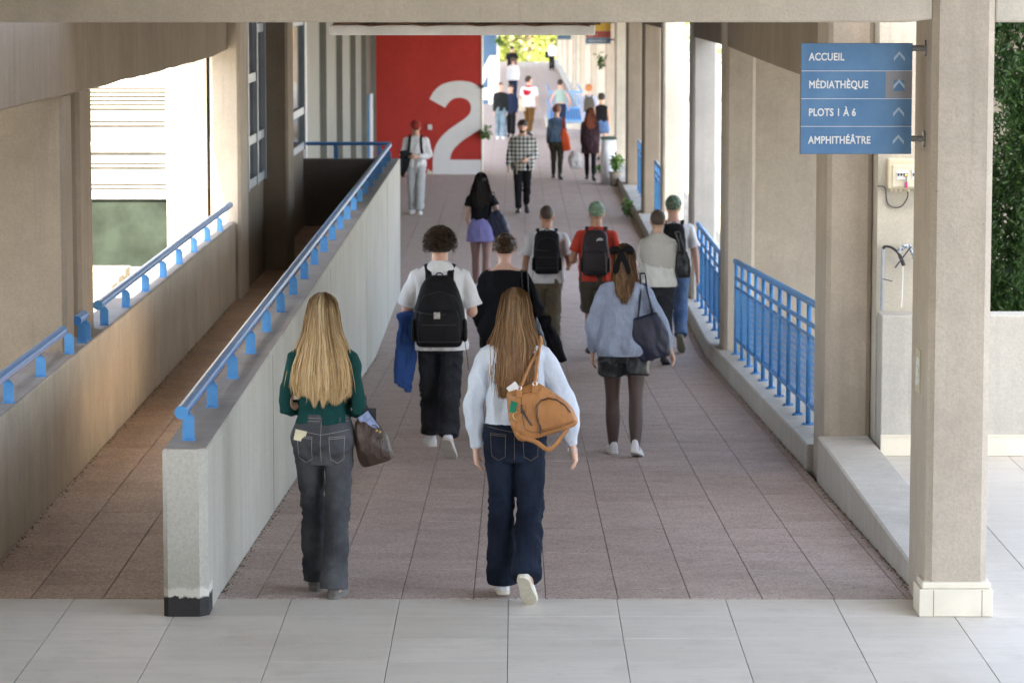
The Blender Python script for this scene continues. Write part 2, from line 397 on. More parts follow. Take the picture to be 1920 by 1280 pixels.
# front beam across the whole view
fb = empty('front_beam', (0, 17.0, 3.17)); tag(fb, 'broad beige concrete beam crossing overhead at the foyer edge', 'beam')
Lf = (0, 17.0, 3.17)
rel(MB().prism([(-7, 3.175), (2.06, 3.175), (2.2, 3.19), (2.2, 4.2), (-7, 4.2)], 'y', 17.0, 17.45), Lf, 'beam_body', concrete('front_beam_render', (.58, .52, .44), streak=.3), fb, bevel=.012)
rel(MB().box(2.53, 8, 17.0, 17.45, 3.175, 4.2), Lf, 'beam_body', M['pale'], fb, bevel=.012)
# roofs
gr = empty('gallery_roof', (0, 17.46, 3.42)); tag(gr, 'flat concrete roof over the near gallery with an added opening that lets sun into the side passage', 'roof')
for i, bx in enumerate(((-3.5, 2.3, 17.46, 18.5, 3.42, 3.56), (-3.5, -3.1, 18.501, 22.2, 3.42, 3.56), (-2.44, 2.3, 18.501, 22.2, 3.42, 3.56), (-3.5, 2.3, 22.201, 24.4, 3.42, 3.56), (-3.5, 2.72, 24.401, 43.2, 3.42, 3.56), (2.721, 7, 31, 36.9, 3.42, 3.56))):  # opening added to send bounced sun into the passage; last slab added as shade
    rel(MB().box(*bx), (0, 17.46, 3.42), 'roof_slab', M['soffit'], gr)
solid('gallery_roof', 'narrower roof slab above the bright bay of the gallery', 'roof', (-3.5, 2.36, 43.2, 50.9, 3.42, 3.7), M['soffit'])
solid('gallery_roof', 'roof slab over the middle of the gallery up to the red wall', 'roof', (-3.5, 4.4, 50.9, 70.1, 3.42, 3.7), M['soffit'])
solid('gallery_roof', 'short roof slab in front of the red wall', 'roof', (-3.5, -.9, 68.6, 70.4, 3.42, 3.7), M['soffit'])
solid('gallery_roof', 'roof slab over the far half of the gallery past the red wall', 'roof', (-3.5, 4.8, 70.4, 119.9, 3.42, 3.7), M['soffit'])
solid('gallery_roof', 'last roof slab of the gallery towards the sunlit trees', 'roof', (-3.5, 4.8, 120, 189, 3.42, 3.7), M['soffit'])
solid('foyer_roof', 'high roof over the foyer and terrace', 'roof', (-8.5, 2.75, -4.9, 17.4, 4.22, 4.38), M['pale'])
tbd = empty('sun_screen_building', (0, -5, -4.2)); tag(tbd, 'added tall pale block behind the viewer, unseen, keeping sun off the near scene', 'building')
rel(MB().box(-16, -4.6, -6, -5, -4.2, 22.5), (0, -5, -4.2), 'lower_sun_screen', M['pale'], tbd); rel(MB().box(-4.6, 14, -6, -5, -4.2, 33), (0, -5, -4.2), 'higher_sun_screen', M['pale'], tbd)
solid('side_sun_screen', 'added unseen slab shading the yard left of the side passage', 'roof', (-14, -3.55, 17.46, 22.14, 4.22, 4.38), M['pale'])  # unseen slab added to keep sun off the wide left pier
solid('terrace_sky_screen', 'added unseen flat slab dimming the right terrace', 'roof', (4.2, 10, 17.5, 24.2, 5.0, 5.15), M['pale'])  # unseen slab added to cut the skylight on terrace and parapet
lt = empty('batten_light', (-.3, 17.4, 3.1)); tag(lt, 'long grey fluorescent batten under the front beam, unlit', 'ceiling light')
rel(MB().box(-1.02, .43, 17.52, 17.68, 3.10, 3.155), (-.3, 17.4, 3.1), 'housing', simple('dusty_batten', (.72, .71, .68), .5, .12, 6), lt, bevel=.008)
rel(MB().box(-1.0, .46, 17.56, 17.64, 3.156, 3.175), (-.3, 17.4, 3.1), 'mounting_rail', M['joint'], lt)
cbl = [(-1+.1*i, 17.50, 3.158+.008*math.sin(i*2.1)) for i in range(15)]
rel(MB().tube(cbl, .004, 5), (-.3, 17.4, 3.1), 'cable', simple('rusty_cable', (.18, .09, .05)), lt)

# ------------------------------------------------------------------ right columns
def column(label, x0, x1, y0, y1, z0, z1, mat, c=.035):
    o = solid('column', label, 'column', (x0, x1, y0, y1, z0, z1), mat, c); return o
c1 = empty('column', (2.36, 17.3, 0)); tag(c1, 'big foreground column carrying the blue direction sign, cream skirting at its foot', 'column')
Lc = (2.36, 17.3, 0)
rel(MB().box(2.2, 2.53, 16.97, 17.72, 0, 5.6, c=.035), Lc, 'shaft', M['beige'], c1)
sk = rel(MB().box(2.165, 2.56, 16.93, 17.2, 0.002, .15), Lc, 'skirting', M['cream'], c1, bevel=.004)
rel(MB().box(2.18, 2.55, 16.945, 17.19, .151, .185), Lc, 'skirting_ledge', M['cream'], sk, bevel=.006)
MBj = MB()
for xx in (2.24, 2.50): MBj.box(xx, xx+.0025, 16.9285, 16.9305, .004, .148)
rel(MBj, Lc, 'skirting_joint', M['joint'], sk)
pl = rel(MB().box(2.193, 2.2, 17.28, 17.46, 1.16, 1.40), Lc, 'cover_plate', simple('yellowed_plate', (.52, .47, .33), .5), c1, bevel=.002)
rel(MB().box(2.1905, 2.193, 17.31, 17.43, 1.2, 1.36), Lc, 'sticker', simple('pale_sticker', (.6, .63, .6), .5, .4, 40), pl)
column('second column, standing by the electric box wall', 2.285, 2.62, 23.5, 24.4, -1.3, 5, M['beige'])
column('third column, beside the large blue railing', 2.325, 2.655, 35.55, 36.45, -1.3, 3.42, M['beige'])
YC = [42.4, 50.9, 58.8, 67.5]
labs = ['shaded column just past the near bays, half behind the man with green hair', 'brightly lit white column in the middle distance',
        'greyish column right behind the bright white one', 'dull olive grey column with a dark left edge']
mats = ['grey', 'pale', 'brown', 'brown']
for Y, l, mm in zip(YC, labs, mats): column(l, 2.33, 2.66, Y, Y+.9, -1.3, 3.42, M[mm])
Y = 75.5; k = 0
while Y < 188:
    o = column('far pale column of the gallery colonnade', 2.33, 2.66, Y, Y+.9, -1.3, 3.42, M['pale' if k % 2 == 0 else 'beige'])
    o['group'] = 'far columns of the colonnade'
    o['label'] = ['pale far column right behind the hanging yellow sign', 'beige far column behind the potted plants', 'pale far column beside the blue crate', 'beige far column past the blue crate'][k] if k < 4 else 'distant thin column of the colonnade before the trees'
    Y += 8.3; k += 1

# kerb and low parapet along the right edge
def strip(name, label, cat, x0, x1, y0, y1, zf, h, mat):
    ys = [y0] + [q for q in (37.5,) if y0 < q < y1] + [y1]
    v = []
    for Y in ys: z = zf(Y)+h; v += [(x0, Y, -1.5), (x0, Y, z-.012), (x0+.012, Y, z), (x1-.012, Y, z), (x1, Y, z-.012), (x1, Y, -1.5)]
    f = [(i*6+k, i*6+(k+1) % 6, (i+1)*6+(k+1) % 6, (i+1)*6+k) for i in range(len(ys)-1) for k in range(6)]
    f += [tuple(range(5, -1, -1)), tuple(range((len(ys)-1)*6, len(ys)*6))]
    L = Vector(((x0+x1)/2, y0, 0)); o = MB().add([(a-L.x, b-L.y, c) for a, b, c in v], f).obj(name, mat); o.location = L
    tag(o, label, cat); return o
strip('kerb', 'concrete kerb under the blue railings on the right edge of the walkway', 'kerb', 2.235, 2.62, 24.4, 190, fz, .2, M['grey'])
lo = MB(); nn = 12
v = []; f = []
for i in range(nn+1):
    Y = 17.7 + (23.5-17.7)*i/nn; z = .115 - .055*(i/nn) + (.0 if i else 0)
    v += [(2.235, Y, -1.4), (2.235, Y, z-.01), (2.25, Y, z), (2.60, Y, z+.005), (2.615, Y, z-.008), (2.615, Y, -1.4)]
for i in range(nn):
    for k in range(6): f.append((i*6+k, i*6+(k+1) % 6, (i+1)*6+(k+1) % 6, (i+1)*6+k))
f += [tuple(range(5, -1, -1)), tuple(range(nn*6, nn*6+6))]
o = MB().add(v, f).obj('low_parapet', M['grey']); tag(o, 'low sloping parapet between the foreground column and the second column', 'wall')
# terrace parapet, back wall
tp = empty('terrace_parapet', (5, 23.0, 0)); tag(tp, 'grey terrace parapet with cream skirting in front of the hedge', 'wall')
Lt = (5, 23.0, 0)
rel(MB().box(2.63, 8, 22.9, 23.2, -.3, 1.02), Lt, 'wall_body', M['grey'], tp, bevel=.01)
rel(MB().box(2.63, 8, 22.885, 22.899, 0.002, .14), Lt, 'skirting', M['cream'], tp, bevel=.003)
rel(MB().box(2.63, 8, 22.88, 22.899, .1405, .155), Lt, 'skirting_ledge', M['cream'], tp)
solid('back_wall', 'pale wall behind the terrace parapet holding the electric box', 'wall', (2.625, 3.38, 23.22, 23.7, -.3, 5.6), M['pale'])
solid('outer_wall', 'tall beige panel wall outside the blue railing', 'wall', (2.72, 7, 36.5, 36.9, -4, 3.42), M['beige'])
# ------------------------------------------------------------------ blue railings
rm_post = M['blue']
def frange(a, b, s):
    while a < b: yield a; a += s
def railing(label, y0, y1, n, mesh_on=True, X=2.40):
    e = empty('railing', (X, y0, fz(y0)+.2)); tag(e, label, 'railing', 'blue railings between the columns')
    hz = lambda Y: fz(Y)+.2
    P0 = Vector((X, y0, hz(y0)))
    d = (y1-y0)
    def bar(name, h, r, dy0=0, dy1=0):
        a, b2 = Vector((X, y0+dy0, hz(y0)+h)), Vector((X, y1-dy1, hz(y1)+h))
        mid = [] if not (y0 < 37.5 < y1) else [Vector((X, 37.5, hz(37.5)+h))]
        o = MB().tube([a-P0]+[m_-P0 for m_ in mid]+[b2-P0], r, 8).obj(name, M['blue'], e); smooth_by_angle(o); return o
    bar('top_rail', 1.02, .03); bar('middle_rail', .84, .02); bar('inner_rail', .74, .014); bar('bottom_rail', .17, .018)
    pm = MB().tube([(0, 0, 0), (0, 0, 1.0)], .021, 10).tube([(0, 0, .0), (0, 0, .012)], .05, 10)
    for a in range(4): pm.tube([(.036*math.cos(a*1.57+.7), .036*math.sin(a*1.57+.7), .01), (.036*math.cos(a*1.57+.7), .036*math.sin(a*1.57+.7), .022)], .007, 6)
    me = pm.mesh('rail_post'); me.materials.append(M['blue']); me.polygons.foreach_set('use_smooth', [len(p.vertices) == 4 for p in me.polygons])
    for i in range(n):
        Y = y0 + .12 + (d-.24)*i/(n-1)
        o = bpy.data.objects.new('post', me); COL.objects.link(o); o.parent = e; o.location = Vector((X, Y, hz(Y)))-P0; o.rotation_euler = (0, 0, i*.9)
    if mesh_on:
        mb = MB(); s = .11; h0, h1 = .18, .73; t = .0026
        for sg in (1, -1):
            Y = y0 - .6
            while Y < y1:
                ya, yb = Y, Y + (h1-h0)
                pa, pb = (ya, h0), (yb, h1)
                if sg < 0: pa, pb = (ya, h1), (yb, h0)
                def cl(p, q, yl):
                    tt = (yl-p[0])/(q[0]-p[0]); return (yl, p[1]+(q[1]-p[1])*tt)
                if pb[0] > y0 and pa[0] < y1:
                    if pa[0] < y0: pa = cl(pa, pb, y0)
                    if pb[0] > y1: pb = cl(pa, pb, y1)
                    A = (0, pa[0]-y0, pa[1]+hz(pa[0])-P0.z); B = (0, pb[0]-y0, pb[1]+hz(pb[0])-P0.z)
                    xo = .004*sg
                    mb.add([(xo-t, A[1], A[2]), (xo+t, A[1], A[2]), (xo, A[1]+t, A[2]+t), (xo-t, B[1], B[2]), (xo+t, B[1], B[2]), (xo, B[1]+t, B[2]+t)],
                           [(0, 1, 4, 3), (1, 2, 5, 4), (2, 0, 3, 5)])
                Y += s
        o = mb.obj('wire_mesh', M['blue'], e); tag(o, kind='stuff')
    return e
railing('large blue railing between the second and third columns, sloping down with the ramp', 25.0, 34.9, 11)
railing('blue railing between the third and fourth columns', 36.6, 42.2, 7)
railing('blue railing just past the bright white column', 52.0, 57.6, 7, X=2.5)
railing('narrow strip of far blue railing before the olive grey column', 60.0, 65.6, 7, X=2.5)

# ------------------------------------------------------------------ direction sign
def txt(parent, s, x, y, z, size, mat, sx=.82, off=.0, name='lettering', rz=0, ext=.0012):
    cu = bpy.data.curves.new('lettering', 'FONT'); cu.body = s; cu.size = size; cu.extrude = ext; cu.offset = 0; cu.bevel_depth = off; cu.bevel_resolution = 0; cu.space_character = 1.06
    q = bpy.data.objects.new('tmp', cu); COL.objects.link(q); dg = bpy.context.evaluated_depsgraph_get()
    me = bpy.data.meshes.new_from_object(q.evaluated_get(dg)); bpy.data.objects.remove(q)
    o = bpy.data.objects.new(name, me); COL.objects.link(o); o.parent = parent
    o.location = (x, y, z); o.rotation_euler = (R(90), 0, rz); o.scale = (sx, 1, 1); me.materials.clear(); me.materials.append(mat); return o
sb = newmat('blue_sign_face', .35)[0]; t = sb.node_tree; bb = t.nodes['Principled BSDF']
pp = coords(t, 'obj'); nn_ = noi(t, pp, 5, 3); c = mixc(t, ramp(t, nn_, .35, .65), (.085, .195, .37), (.12, .25, .44)); t.links.new(c, bb.inputs['Base Color'])
white_v = simple('white_vinyl', (.80, .81, .82), .5, .02, 5)
sgn = empty('direction_sign', (1.832, 17.25, 2.47)); tag(sgn, 'blue four panel direction sign with white words and arrows on the foreground column', 'sign')
rows_ = ['ACCUEIL', 'MÉDIATHÈQUE', 'PLOTS 1 À 6', 'AMPHITHÉÂTRE']
bm_ = MB().box(-.304, .294, -.012, .03, -.002, .592).obj('backing', simple('sign_edge', (.10, .11, .13), .5), sgn)
for k, s in enumerate(rows_):
    z1 = .590 - k*.1485; z0 = z1 - .1445
    pn = MB().box(-.302, .292, -.022, -.0125, z0, z1).obj('panel', sb, sgn)
    txt(pn, s, -.262, -.0228, z0+.055, .056, white_v, .80, .0016)
    ar = MB().prism([(.193, z0+.050), (.2225, z0+.086), (.252, z0+.050), (.252, z0+.070), (.2225, z0+.103), (.193, z0+.070)], 'y', -.0245, -.0225).obj('arrow', simple('pale_arrow', (.40, .52, .66), .5, .03), pn)
    if k == 1:
        MB().box(.150, .2915, -.0238, -.0222, z0+.003, z1-.002).obj('patch', simple('grey_patch', (.27, .27, .29), .45, .1, 5), pn)
        MB().box(.1935, .2515, -.0246, -.0240, z0+.040, z0+.098).obj('patch_window', sb, pn)
        ar.location.y = -.0022
    if k < 3: MB().box(-.302, .292, -.0215, -.0125, z0-.0032, z0-.0006).obj('divider_line', white_v, sgn)
for z in (.565, .08):
    br = MB().tube([(.294, .0, z), (.366, .0, z)], .0165, 10).obj('bracket', M['steel'], sgn, smooth=False); smooth_by_angle(br)
    fl_ = MB().tube([(.357, 0, z), (.3675, 0, z)], .045, 14).obj('flange', M['steel'], br); smooth_by_angle(fl_)

def hanging_sign(label, x, y, z, bands, words):
    e = empty('hanging_sign', (x, y, z)); tag(e, label, 'sign')
    zz = .6
    for (h, col, nm), w in zip(bands, words):
        p = MB().box(0, .6, -.02, .02, zz-h+.003, zz).obj('panel', simple(nm, col, .4, .04), e)
        if w: txt(p, w, .06, -.022, zz-h*.72, h*.5, white_v, .85, .001)
        zz -= h
    MB().tube([(.6, 0, .1), (.72, 0, .1)], .02, 8).tube([(.6, 0, .5), (.72, 0, .5)], .02, 8).obj('bracket', M['steel'], e)
hanging_sign('hanging sign with yellow, red and blue bands, far down the colonnade', 1.64, 76.2, 2.06-.0,
             [(.1, (.10, .2, .36), 'blue_band'), (.2, (.75, .48, .05), 'yellow_band'), (.155, (.42, .07, .06), 'red_band'), (.145, (.10, .22, .38), 'low_blue_band')], ['', '', 'PLOT 1', 'MÉDIATHÈQUE'])
hanging_sign('most distant hanging sign, dark navy with one lime green band', 1.78, 139, 1.18,
             [(.25, (.03, .06, .11), 'navy_band'), (.15, (.30, .42, .05), 'lime_band'), (.2, (.03, .07, .12), 'low_navy_band')], ['', '', ''])

# ------------------------------------------------------------------ red wall with 2, blue wall with 4
def wallpt(px, py, s, Y): return ((px-968)/s, 3.35 - (py+20)/s)
def glyph(name, pts, s, Y, mat, parent, L, th=.006, holes=()):
    import mathutils.geometry as mg
    polys = [[Vector((*wallpt(640+x/3, y/3, s, Y), 0)) for x, y in q] for q in [pts]+list(holes)]
    tri = mg.tessellate_polygon(polys); al = [p for q in polys for p in q]; n = len(al)
    v = [(p.x-L[0], Y-th-L[1], p.y-L[2]) for p in al] + [(p.x-L[0], Y-.001-L[1], p.y-L[2]) for p in al]
    f = [tuple(t_) for t_ in tri]; k = 0
    for q in polys:
        m_ = len(q); f += [(k+i, k+(i+1) % m_, n+k+(i+1) % m_, n+k+i) for i in range(m_)]; k += m_
    return MB().add(v, f).obj(name, mat, parent)
def spl(pts, n=6):
    out = []; m_ = len(pts)
    for i in range(m_-1):
        p0, p1, p2, p3 = [Vector(pts[max(0, min(m_-1, i+j))]) for j in (-1, 0, 1, 2)]
        for k in range(n):
            t_ = k/n; out.append(tuple(.5*((2*p1)+(p2-p0)*t_+(2*p0-5*p1+4*p2-p3)*t_*t_+(3*p1-p0-3*p2+p3)*t_**3)))
    out.append(tuple(pts[-1])); return out
S1 = 6000/74.8; Lr = (-2.1, 74.8, -.95)
rw = empty('red_wall', Lr); tag(rw, 'red painted wall with a huge white figure 2 at its right edge', 'wall')
rel(MB().box(-3.42, -.815, 74.8, 76.5, -1.3, 3.42), Lr, 'wall_body', M['red'], rw)
two = spl([(497, 553), (520, 512), (560, 476), (610, 458), (660, 452), (715, 456), (755, 470), (786, 490)]) + spl([(786, 720), (730, 755), (680, 788), (640, 825), (618, 860), (612, 893)]) \
    + [(787, 893), (787, 982), (514, 982)] + spl([(514, 900), (520, 850), (534, 808), (560, 768), (600, 728), (650, 693), (700, 658), (724, 630), (730, 597), (718, 566), (690, 549), (655, 546), (624, 556), (602, 576), (585, 602)])
glyph('figure_two', two, S1, 74.8, white_v, rw, Lr)
rg = [(312, 984)] + [(320+8*i, 968 + 7*math.sin(i*1.7) + 4*math.sin(i*4.1) - (16 if i > 20 else 0)) for i in range(25)] + [(513, 984)]
glyph('scraped_base', rg, S1, 74.8, M['cream'], rw, Lr, .007)
rel(MB().box(-.814, -.79, 74.78, 76.5, -.95, 3.4), Lr, 'edge_trim', M['cream'], rw)
rel(MB().box(-2.07, -1.97, 74.75, 74.80, .09, .21), Lr, 'outlet_box', M['white'], rw, bevel=.01)
for z in (1.05, -.02): rel(MB().box(-.83, -.76, 74.70, 74.78, z, z+.08), Lr, 'hinge', M['black'], rw)
S2 = 6000/121; Lb = (-2, 121, -.95)
bw = empty('blue_wall', Lb); tag(bw, 'distant dark blue wall with a white figure 4, behind the red wall', 'wall')
rel(MB().box(-3.4, -.74, 121, 123, -1.3, 3.42), Lb, 'wall_body', M['navy'], bw)
rel(MB().box(-.739, -.64, 121, 123, -1.3, 3.42), Lb, 'edge_trim', M['white'], bw)
glyph('figure_four', [(770, 430), (836, 310), (884, 310), (884, 590), (828, 590), (828, 556), (770, 556)], S2, 121, white_v, bw, Lb, .02, holes=[[(788, 490), (826, 490), (826, 412)]])
# upright sign board standing at the red wall's left edge
ub = empty('panel_sign', (-3.2, 73, -.95)); tag(ub, 'tall narrow blue and white board at the left edge of the red wall', 'sign')
rel(MB().box(-3.30, -3.27, 72.0, 73.2, -.5, 1.0), (-3.2, 73, -.95), 'board', M['white'], ub); rel(MB().box(-3.345, -3.301, 71.98, 72.05, -.5, 1.0), (-3.2, 73, -.95), 'edge', M['blue'], ub)

# ------------------------------------------------------------------ left facade of the gallery
fa = empty('left_facade', (-3.4, 45, -.95)); tag(fa, 'grey cladding facade with tall posts left of the red wall', 'building')
Lfa = (-3.4, 45, -.95)
ys_ = [45.8, 50.0, 55.4, 60.5, 65.5, 70.2, 74.7]
for i in range(len(ys_)-1):
    rel(MB().box(-3.5, -3.38, ys_[i]+.1, ys_[i+1]-.1, -.95, 3.42), Lfa, 'cladding_panel', M['panel'], fa)
for i, Y in enumerate(ys_):
    rel(MB().box(-3.42, -3.27, Y-.1, Y+.1, -.95, 3.42), Lfa, 'post', M['whiteframe' if i == 1 else 'panel'], fa)
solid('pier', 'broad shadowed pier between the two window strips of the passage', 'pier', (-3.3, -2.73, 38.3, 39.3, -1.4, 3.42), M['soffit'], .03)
def passage_window(label, y0, y1, zs=.25):
    Lw = (-3.0, y0, 0); e = empty('window_unit', Lw); tag(e, label, 'window')
    w = (y1-y0)
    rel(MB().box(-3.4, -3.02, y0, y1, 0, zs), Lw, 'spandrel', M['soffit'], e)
    rel(MB().box(-3.06, -3.04, y0+.05, y1-.05, zs+.05, 3.3), Lw, 'pane', M['glass'], e)
    for Y in (y0+.03, y0+w*.52, y1-.03): rel(MB().box(-3.1, -2.985, Y-.07, Y+.07, zs, 3.4), Lw, 'mullion', M['frame'], e)
    for Z, (a, b) in ((zs+.06, (0, 1)), (1.65, (0, 1)), (2.35, (0, .52)), (2.9, (.52, 1))): rel(MB().box(-3.08, -3.0, y0+a*w+.085, y0+b*w-.085, Z-.05, Z+.05), Lw, 'transom', M['frame'], e)
passage_window('tall blue grey window frame in the side passage, right behind the slim pier', 35.75, 38.25, 1.1)
passage_window('tall narrow window frame beyond the broad shadowed pier', 39.35, 45.4, 1.1)
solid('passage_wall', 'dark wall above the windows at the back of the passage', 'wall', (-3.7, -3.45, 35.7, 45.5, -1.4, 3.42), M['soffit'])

# ------------------------------------------------------------------ outside left: sunlit house front
solid('outer_terrace', 'pale sunlit paving outside the left openings', 'pavement', (-30, -3.32, 23.9, 37.99, -1.0, -.06), simple('outdoor_paving', (.30, .28, .23), .9, .1, 2))['kind'] = 'structure'
OC = simple('outdoor_cream', (.25, .225, .175), .8, .08, 2); OW = simple('outdoor_white', (.42, .42, .41), .6, .05, 3); Lh = (-6, 38, 0); wh = empty('white_building', Lh); tag(wh, 'sunlit white building with a framed window outside the left opening', 'building')
rel(MB().box(-14, -5.35, 38, 40, -1, 6), Lh, 'wall', OC, wh)
rel(MB().box(-5.35, -4.12, 38.3, 40, -1, 6), Lh, 'reveal', OC, wh)
rel(MB().box(-4.12, -3.9, 37.7, 40, -1, 6), Lh, 'white_post', OW, wh)
rel(MB().box(-3.9, -3.59, 37.85, 40, -1, 6), Lh, 'cream_pier', OC, wh)
rel(MB().box(-3.59, -3.48, 37.95, 40, -1, 6), Lh, 'white_strip', OW, wh)
rel(MB().box(-3.48, -3.42, 37.0, 40, -1, 6), Lh, 'warm_pier', M['beige'], wh)
rel(MB().box(-3.80, -3.34, 36.4, 36.95, -.06, 6), Lh, 'warm_pier', simple('warm_render', (.30, .23, .145), .9, .08, 2), wh)
win = rel(MB().box(-5.35, -4.12, 38.2, 38.28, .86, .96), Lh, 'window', OW, wh)
for z0, z1 in ((1.42, 1.54), (2.19, 2.33), (-.06, .04)): rel(MB().box(-5.35, -4.12, 38.2, 38.28, z0, z1), Lh, 'frame', OW, win)
rel(MB().box(-5.35, -4.12, 38.25, 38.29, .04, .86), Lh, 'lower_pane', simple('green_tinted_glass', (.018, .024, .018), .5, .3, 3, spec=.05), win)
rel(MB().box(-5.35, -4.12, 38.25, 38.29, .96, 3.0), Lh, 'upper_pane', simple('grey_pane', (.16, .16, .15), .5, .3, 2, spec=.1), win)
for k in range(28):
    z = .99+.05*k
    if z < 1.9 and k % 5 > 1: continue
    if abs(z-1.48) < .08 or abs(z-2.26) < .09: continue
    rel(MB().box(-5.3, -4.15, 38.215, 38.245, z, z+.026), Lh, 'blind_slat', OC, wh)
for k in range(3): solid('outdoor_step', ['lowest', 'middle', 'upper'][k] + ' pale step below the sunlit window outside', 'step', (-6.2, -4.6+.01*k, 36.2+.55*k, 36.749+.55*k, -.059, .0+.045*k), OC)

# ------------------------------------------------------------------ foliage
def leaf_mat(name, a, b_, trans=.25):
    m, t, b = newmat(name, .55)
    oi = t.nodes.new('ShaderNodeAttribute'); oi.attribute_name = 'tint'
    p = coords(t, 'pos'); n = noi(t, p, 1.6, 3)
    c = mixc(t, oi.outputs['Fac'], a, b_); c = mixc(t, ramp(t, n, .35, .65, 0, .35), c, tuple(x*.5 for x in a))
    t.links.new(c, b.inputs['Base Color'])
    b.inputs['Transmission Weight'].default_value = 0
    tr = t.nodes.new('ShaderNodeBsdfTranslucent'); t.links.new(c, tr.inputs[0])
    mx = t.nodes.new('ShaderNodeMixShader'); mx.inputs[0].default_value = trans
    t.links.new(b.outputs[0], mx.inputs[1]); t.links.new(tr.outputs[0], mx.inputs[2]); t.links.new(mx.outputs[0], t.nodes['Material Output'].inputs[0])
    return m
def leaves(name, pts, sizes, mat, parent=None, elong=1.6, up=.0):
    """many small leaf quads (two triangles bent along the rib)"""
    pts = np.asarray(pts); n = len(pts); rs_ = np.random
    d = rs_.normal(size=(n, 3)); d[:, 2] += up; d /= np.linalg.norm(d, axis=1)[:, None]
    e = rs_.normal(size=(n, 3)); e -= (e*d).sum(1)[:, None]*d; e /= np.linalg.norm(e, axis=1)[:, None]
    s = np.asarray(sizes).reshape(-1, 1)*np.ones((n, 1)); nn = np.cross(d, e)
    a = pts; b = pts + d*s*elong*.5 + e*s*.35 + nn*s*.1; c = pts + d*s*elong; dd = pts + d*s*elong*.5 - e*s*.35 + nn*s*.1
    v = np.stack([a, b, c, dd], 1).reshape(-1, 3)
    me = bpy.data.meshes.new(name); me.vertices.add(len(v)); me.vertices.foreach_set('co', v.ravel())
    me.loops.add(n*4); me.loops.foreach_set('vertex_index', np.arange(n*4)); me.polygons.add(n)
    me.polygons.foreach_set('loop_start', np.arange(n)*4); me.polygons.foreach_set('loop_total', np.full(n, 4)); me.update()
    at = me.attributes.new('tint', 'FLOAT', 'POINT'); at.data.foreach_set('value', np.repeat(rs_.rand(n), 4))
    return link(name, me, mat, parent)
hm = leaf_mat('conifer_green', (.025, .07, .014), (.07, .15, .03), .15)
def conifer(x, y, z0, z1, r, label, n):
    e = empty('conifer', (x, y, z0)); tag(e, label, 'tree', 'tall conifers beyond the terrace')
    MB().tube([(0, 0, 0), (0, 0, (z1-z0)*.9)], [.12, .03], 8).obj('trunk', simple('bark', (.10, .07, .045), .9, .3), e)
    cs_ = np.random.rand(7000, 3); ai = cs_[:, 0]*2*math.pi; hi_ = cs_[:, 1]; ri = r*(1-.75*hi_**2.2)*.62*np.sqrt(cs_[:, 2])
    leaves('inner_foliage', np.stack([ri*np.cos(ai), ri*np.sin(ai), hi_*(z1-z0)*.97], 1), .09, hm, e, 1.6, up=.8)
    N_ = n; th = np.random.rand(N_)*2*math.pi; h = np.random.rand(N_)
    # plumes: upright tufts clustered on the surface
    K = 420; kt = np.random.rand(K)*2*math.pi; kh = np.random.rand(K); kr = r*(1-.75*kh**2.2)*(.72+.3*np.random.rand(K))
    idx = np.random.randint(0, K, N_); u = np.random.rand(N_)
    ps = np.stack([kr[idx]*np.cos(kt[idx]), kr[idx]*np.sin(kt[idx]), kh[idx]*(z1-z0)], 1)
    ps += np.random.normal(size=(N_, 3))*np.array([.07, .07, .05])*(1-.6*u)[:, None]
    ps[:, 2] += u*.42
    ps[:, 0] += np.cos(kt[idx])*u*.09; ps[:, 1] += np.sin(kt[idx])*u*.09
    leaves('crown', ps, .020+.018*np.random.rand(N_), hm, e, 2.2, up=.9)
conifer(4.45, 26.6, -4.2, 5.0, .85, 'dense green conifer behind the terrace parapet at the right edge', 120000)
conifer(5.3, 27.9, -4.2, 5.4, 1.1, 'second conifer crowding behind the first at the right edge', 45000)
def leafy_tree(x, y, z0, h, r, label, mat, n, group):
    e = empty('broadleaf_tree', (x, y, z0)); tag(e, label, 'tree', group)
    mb = MB().tube([(0, 0, 0), (.2, .1, h*.35), (.1, 0, h*.6)], [.28, .2, .1], 8)
    K = 55; cs = []
    for i in range(K):
        a = random.random()*6.28; q = random.random()**.5*r*.85; zz = h*(.1+.85*random.random())
        cs.append((q*math.cos(a), q*math.sin(a), zz))
        if i < 9: mb.tube([(.15, .05, h*.4), (q*math.cos(a)*.5, q*math.sin(a)*.5, (h*.45+zz)/2), cs[-1]], [.1, .06, .02], 6)
    mb.obj('trunk', simple('bark_grey', (.16, .12, .08), .9, .3), e)
    cs = np.array(cs); idx = np.random.randint(0, K, n)
    ps = cs[idx] + np.random.normal(size=(n, 3))*np.array([.55, .55, .4])*r*.22
    leaves('crown', ps, .16+.14*np.random.rand(n), mat, e, 1.4)
bl = leaf_mat('sunlit_leaf', (.26, .32, .05), (.50, .54, .16), .5)
k = 0
for x, y, h, r in ((-4, 203, 11, 4.5), (.8, 207, 12, 5), (5, 204, 11, 4.5), (-1.5, 222, 15, 6), (4, 226, 16, 6.5), (-8, 212, 13, 5.5), (9.5, 214, 13, 5.5), (1.5, 240, 20, 8)):
    leafy_tree(x, y, -4.2, h, r, ['yellow green tree left of the gallery end', 'bright tree standing straight beyond the gallery end', 'bright tree at the right of the gallery end', 'taller tree behind on the left beyond the gallery', 'taller tree behind on the right beyond the gallery',
               'tree far left past the gallery end', 'tree far right past the gallery end', 'tallest tree behind all the others'][k], bl, 9000, 'sunlit trees beyond the gallery'); k += 1
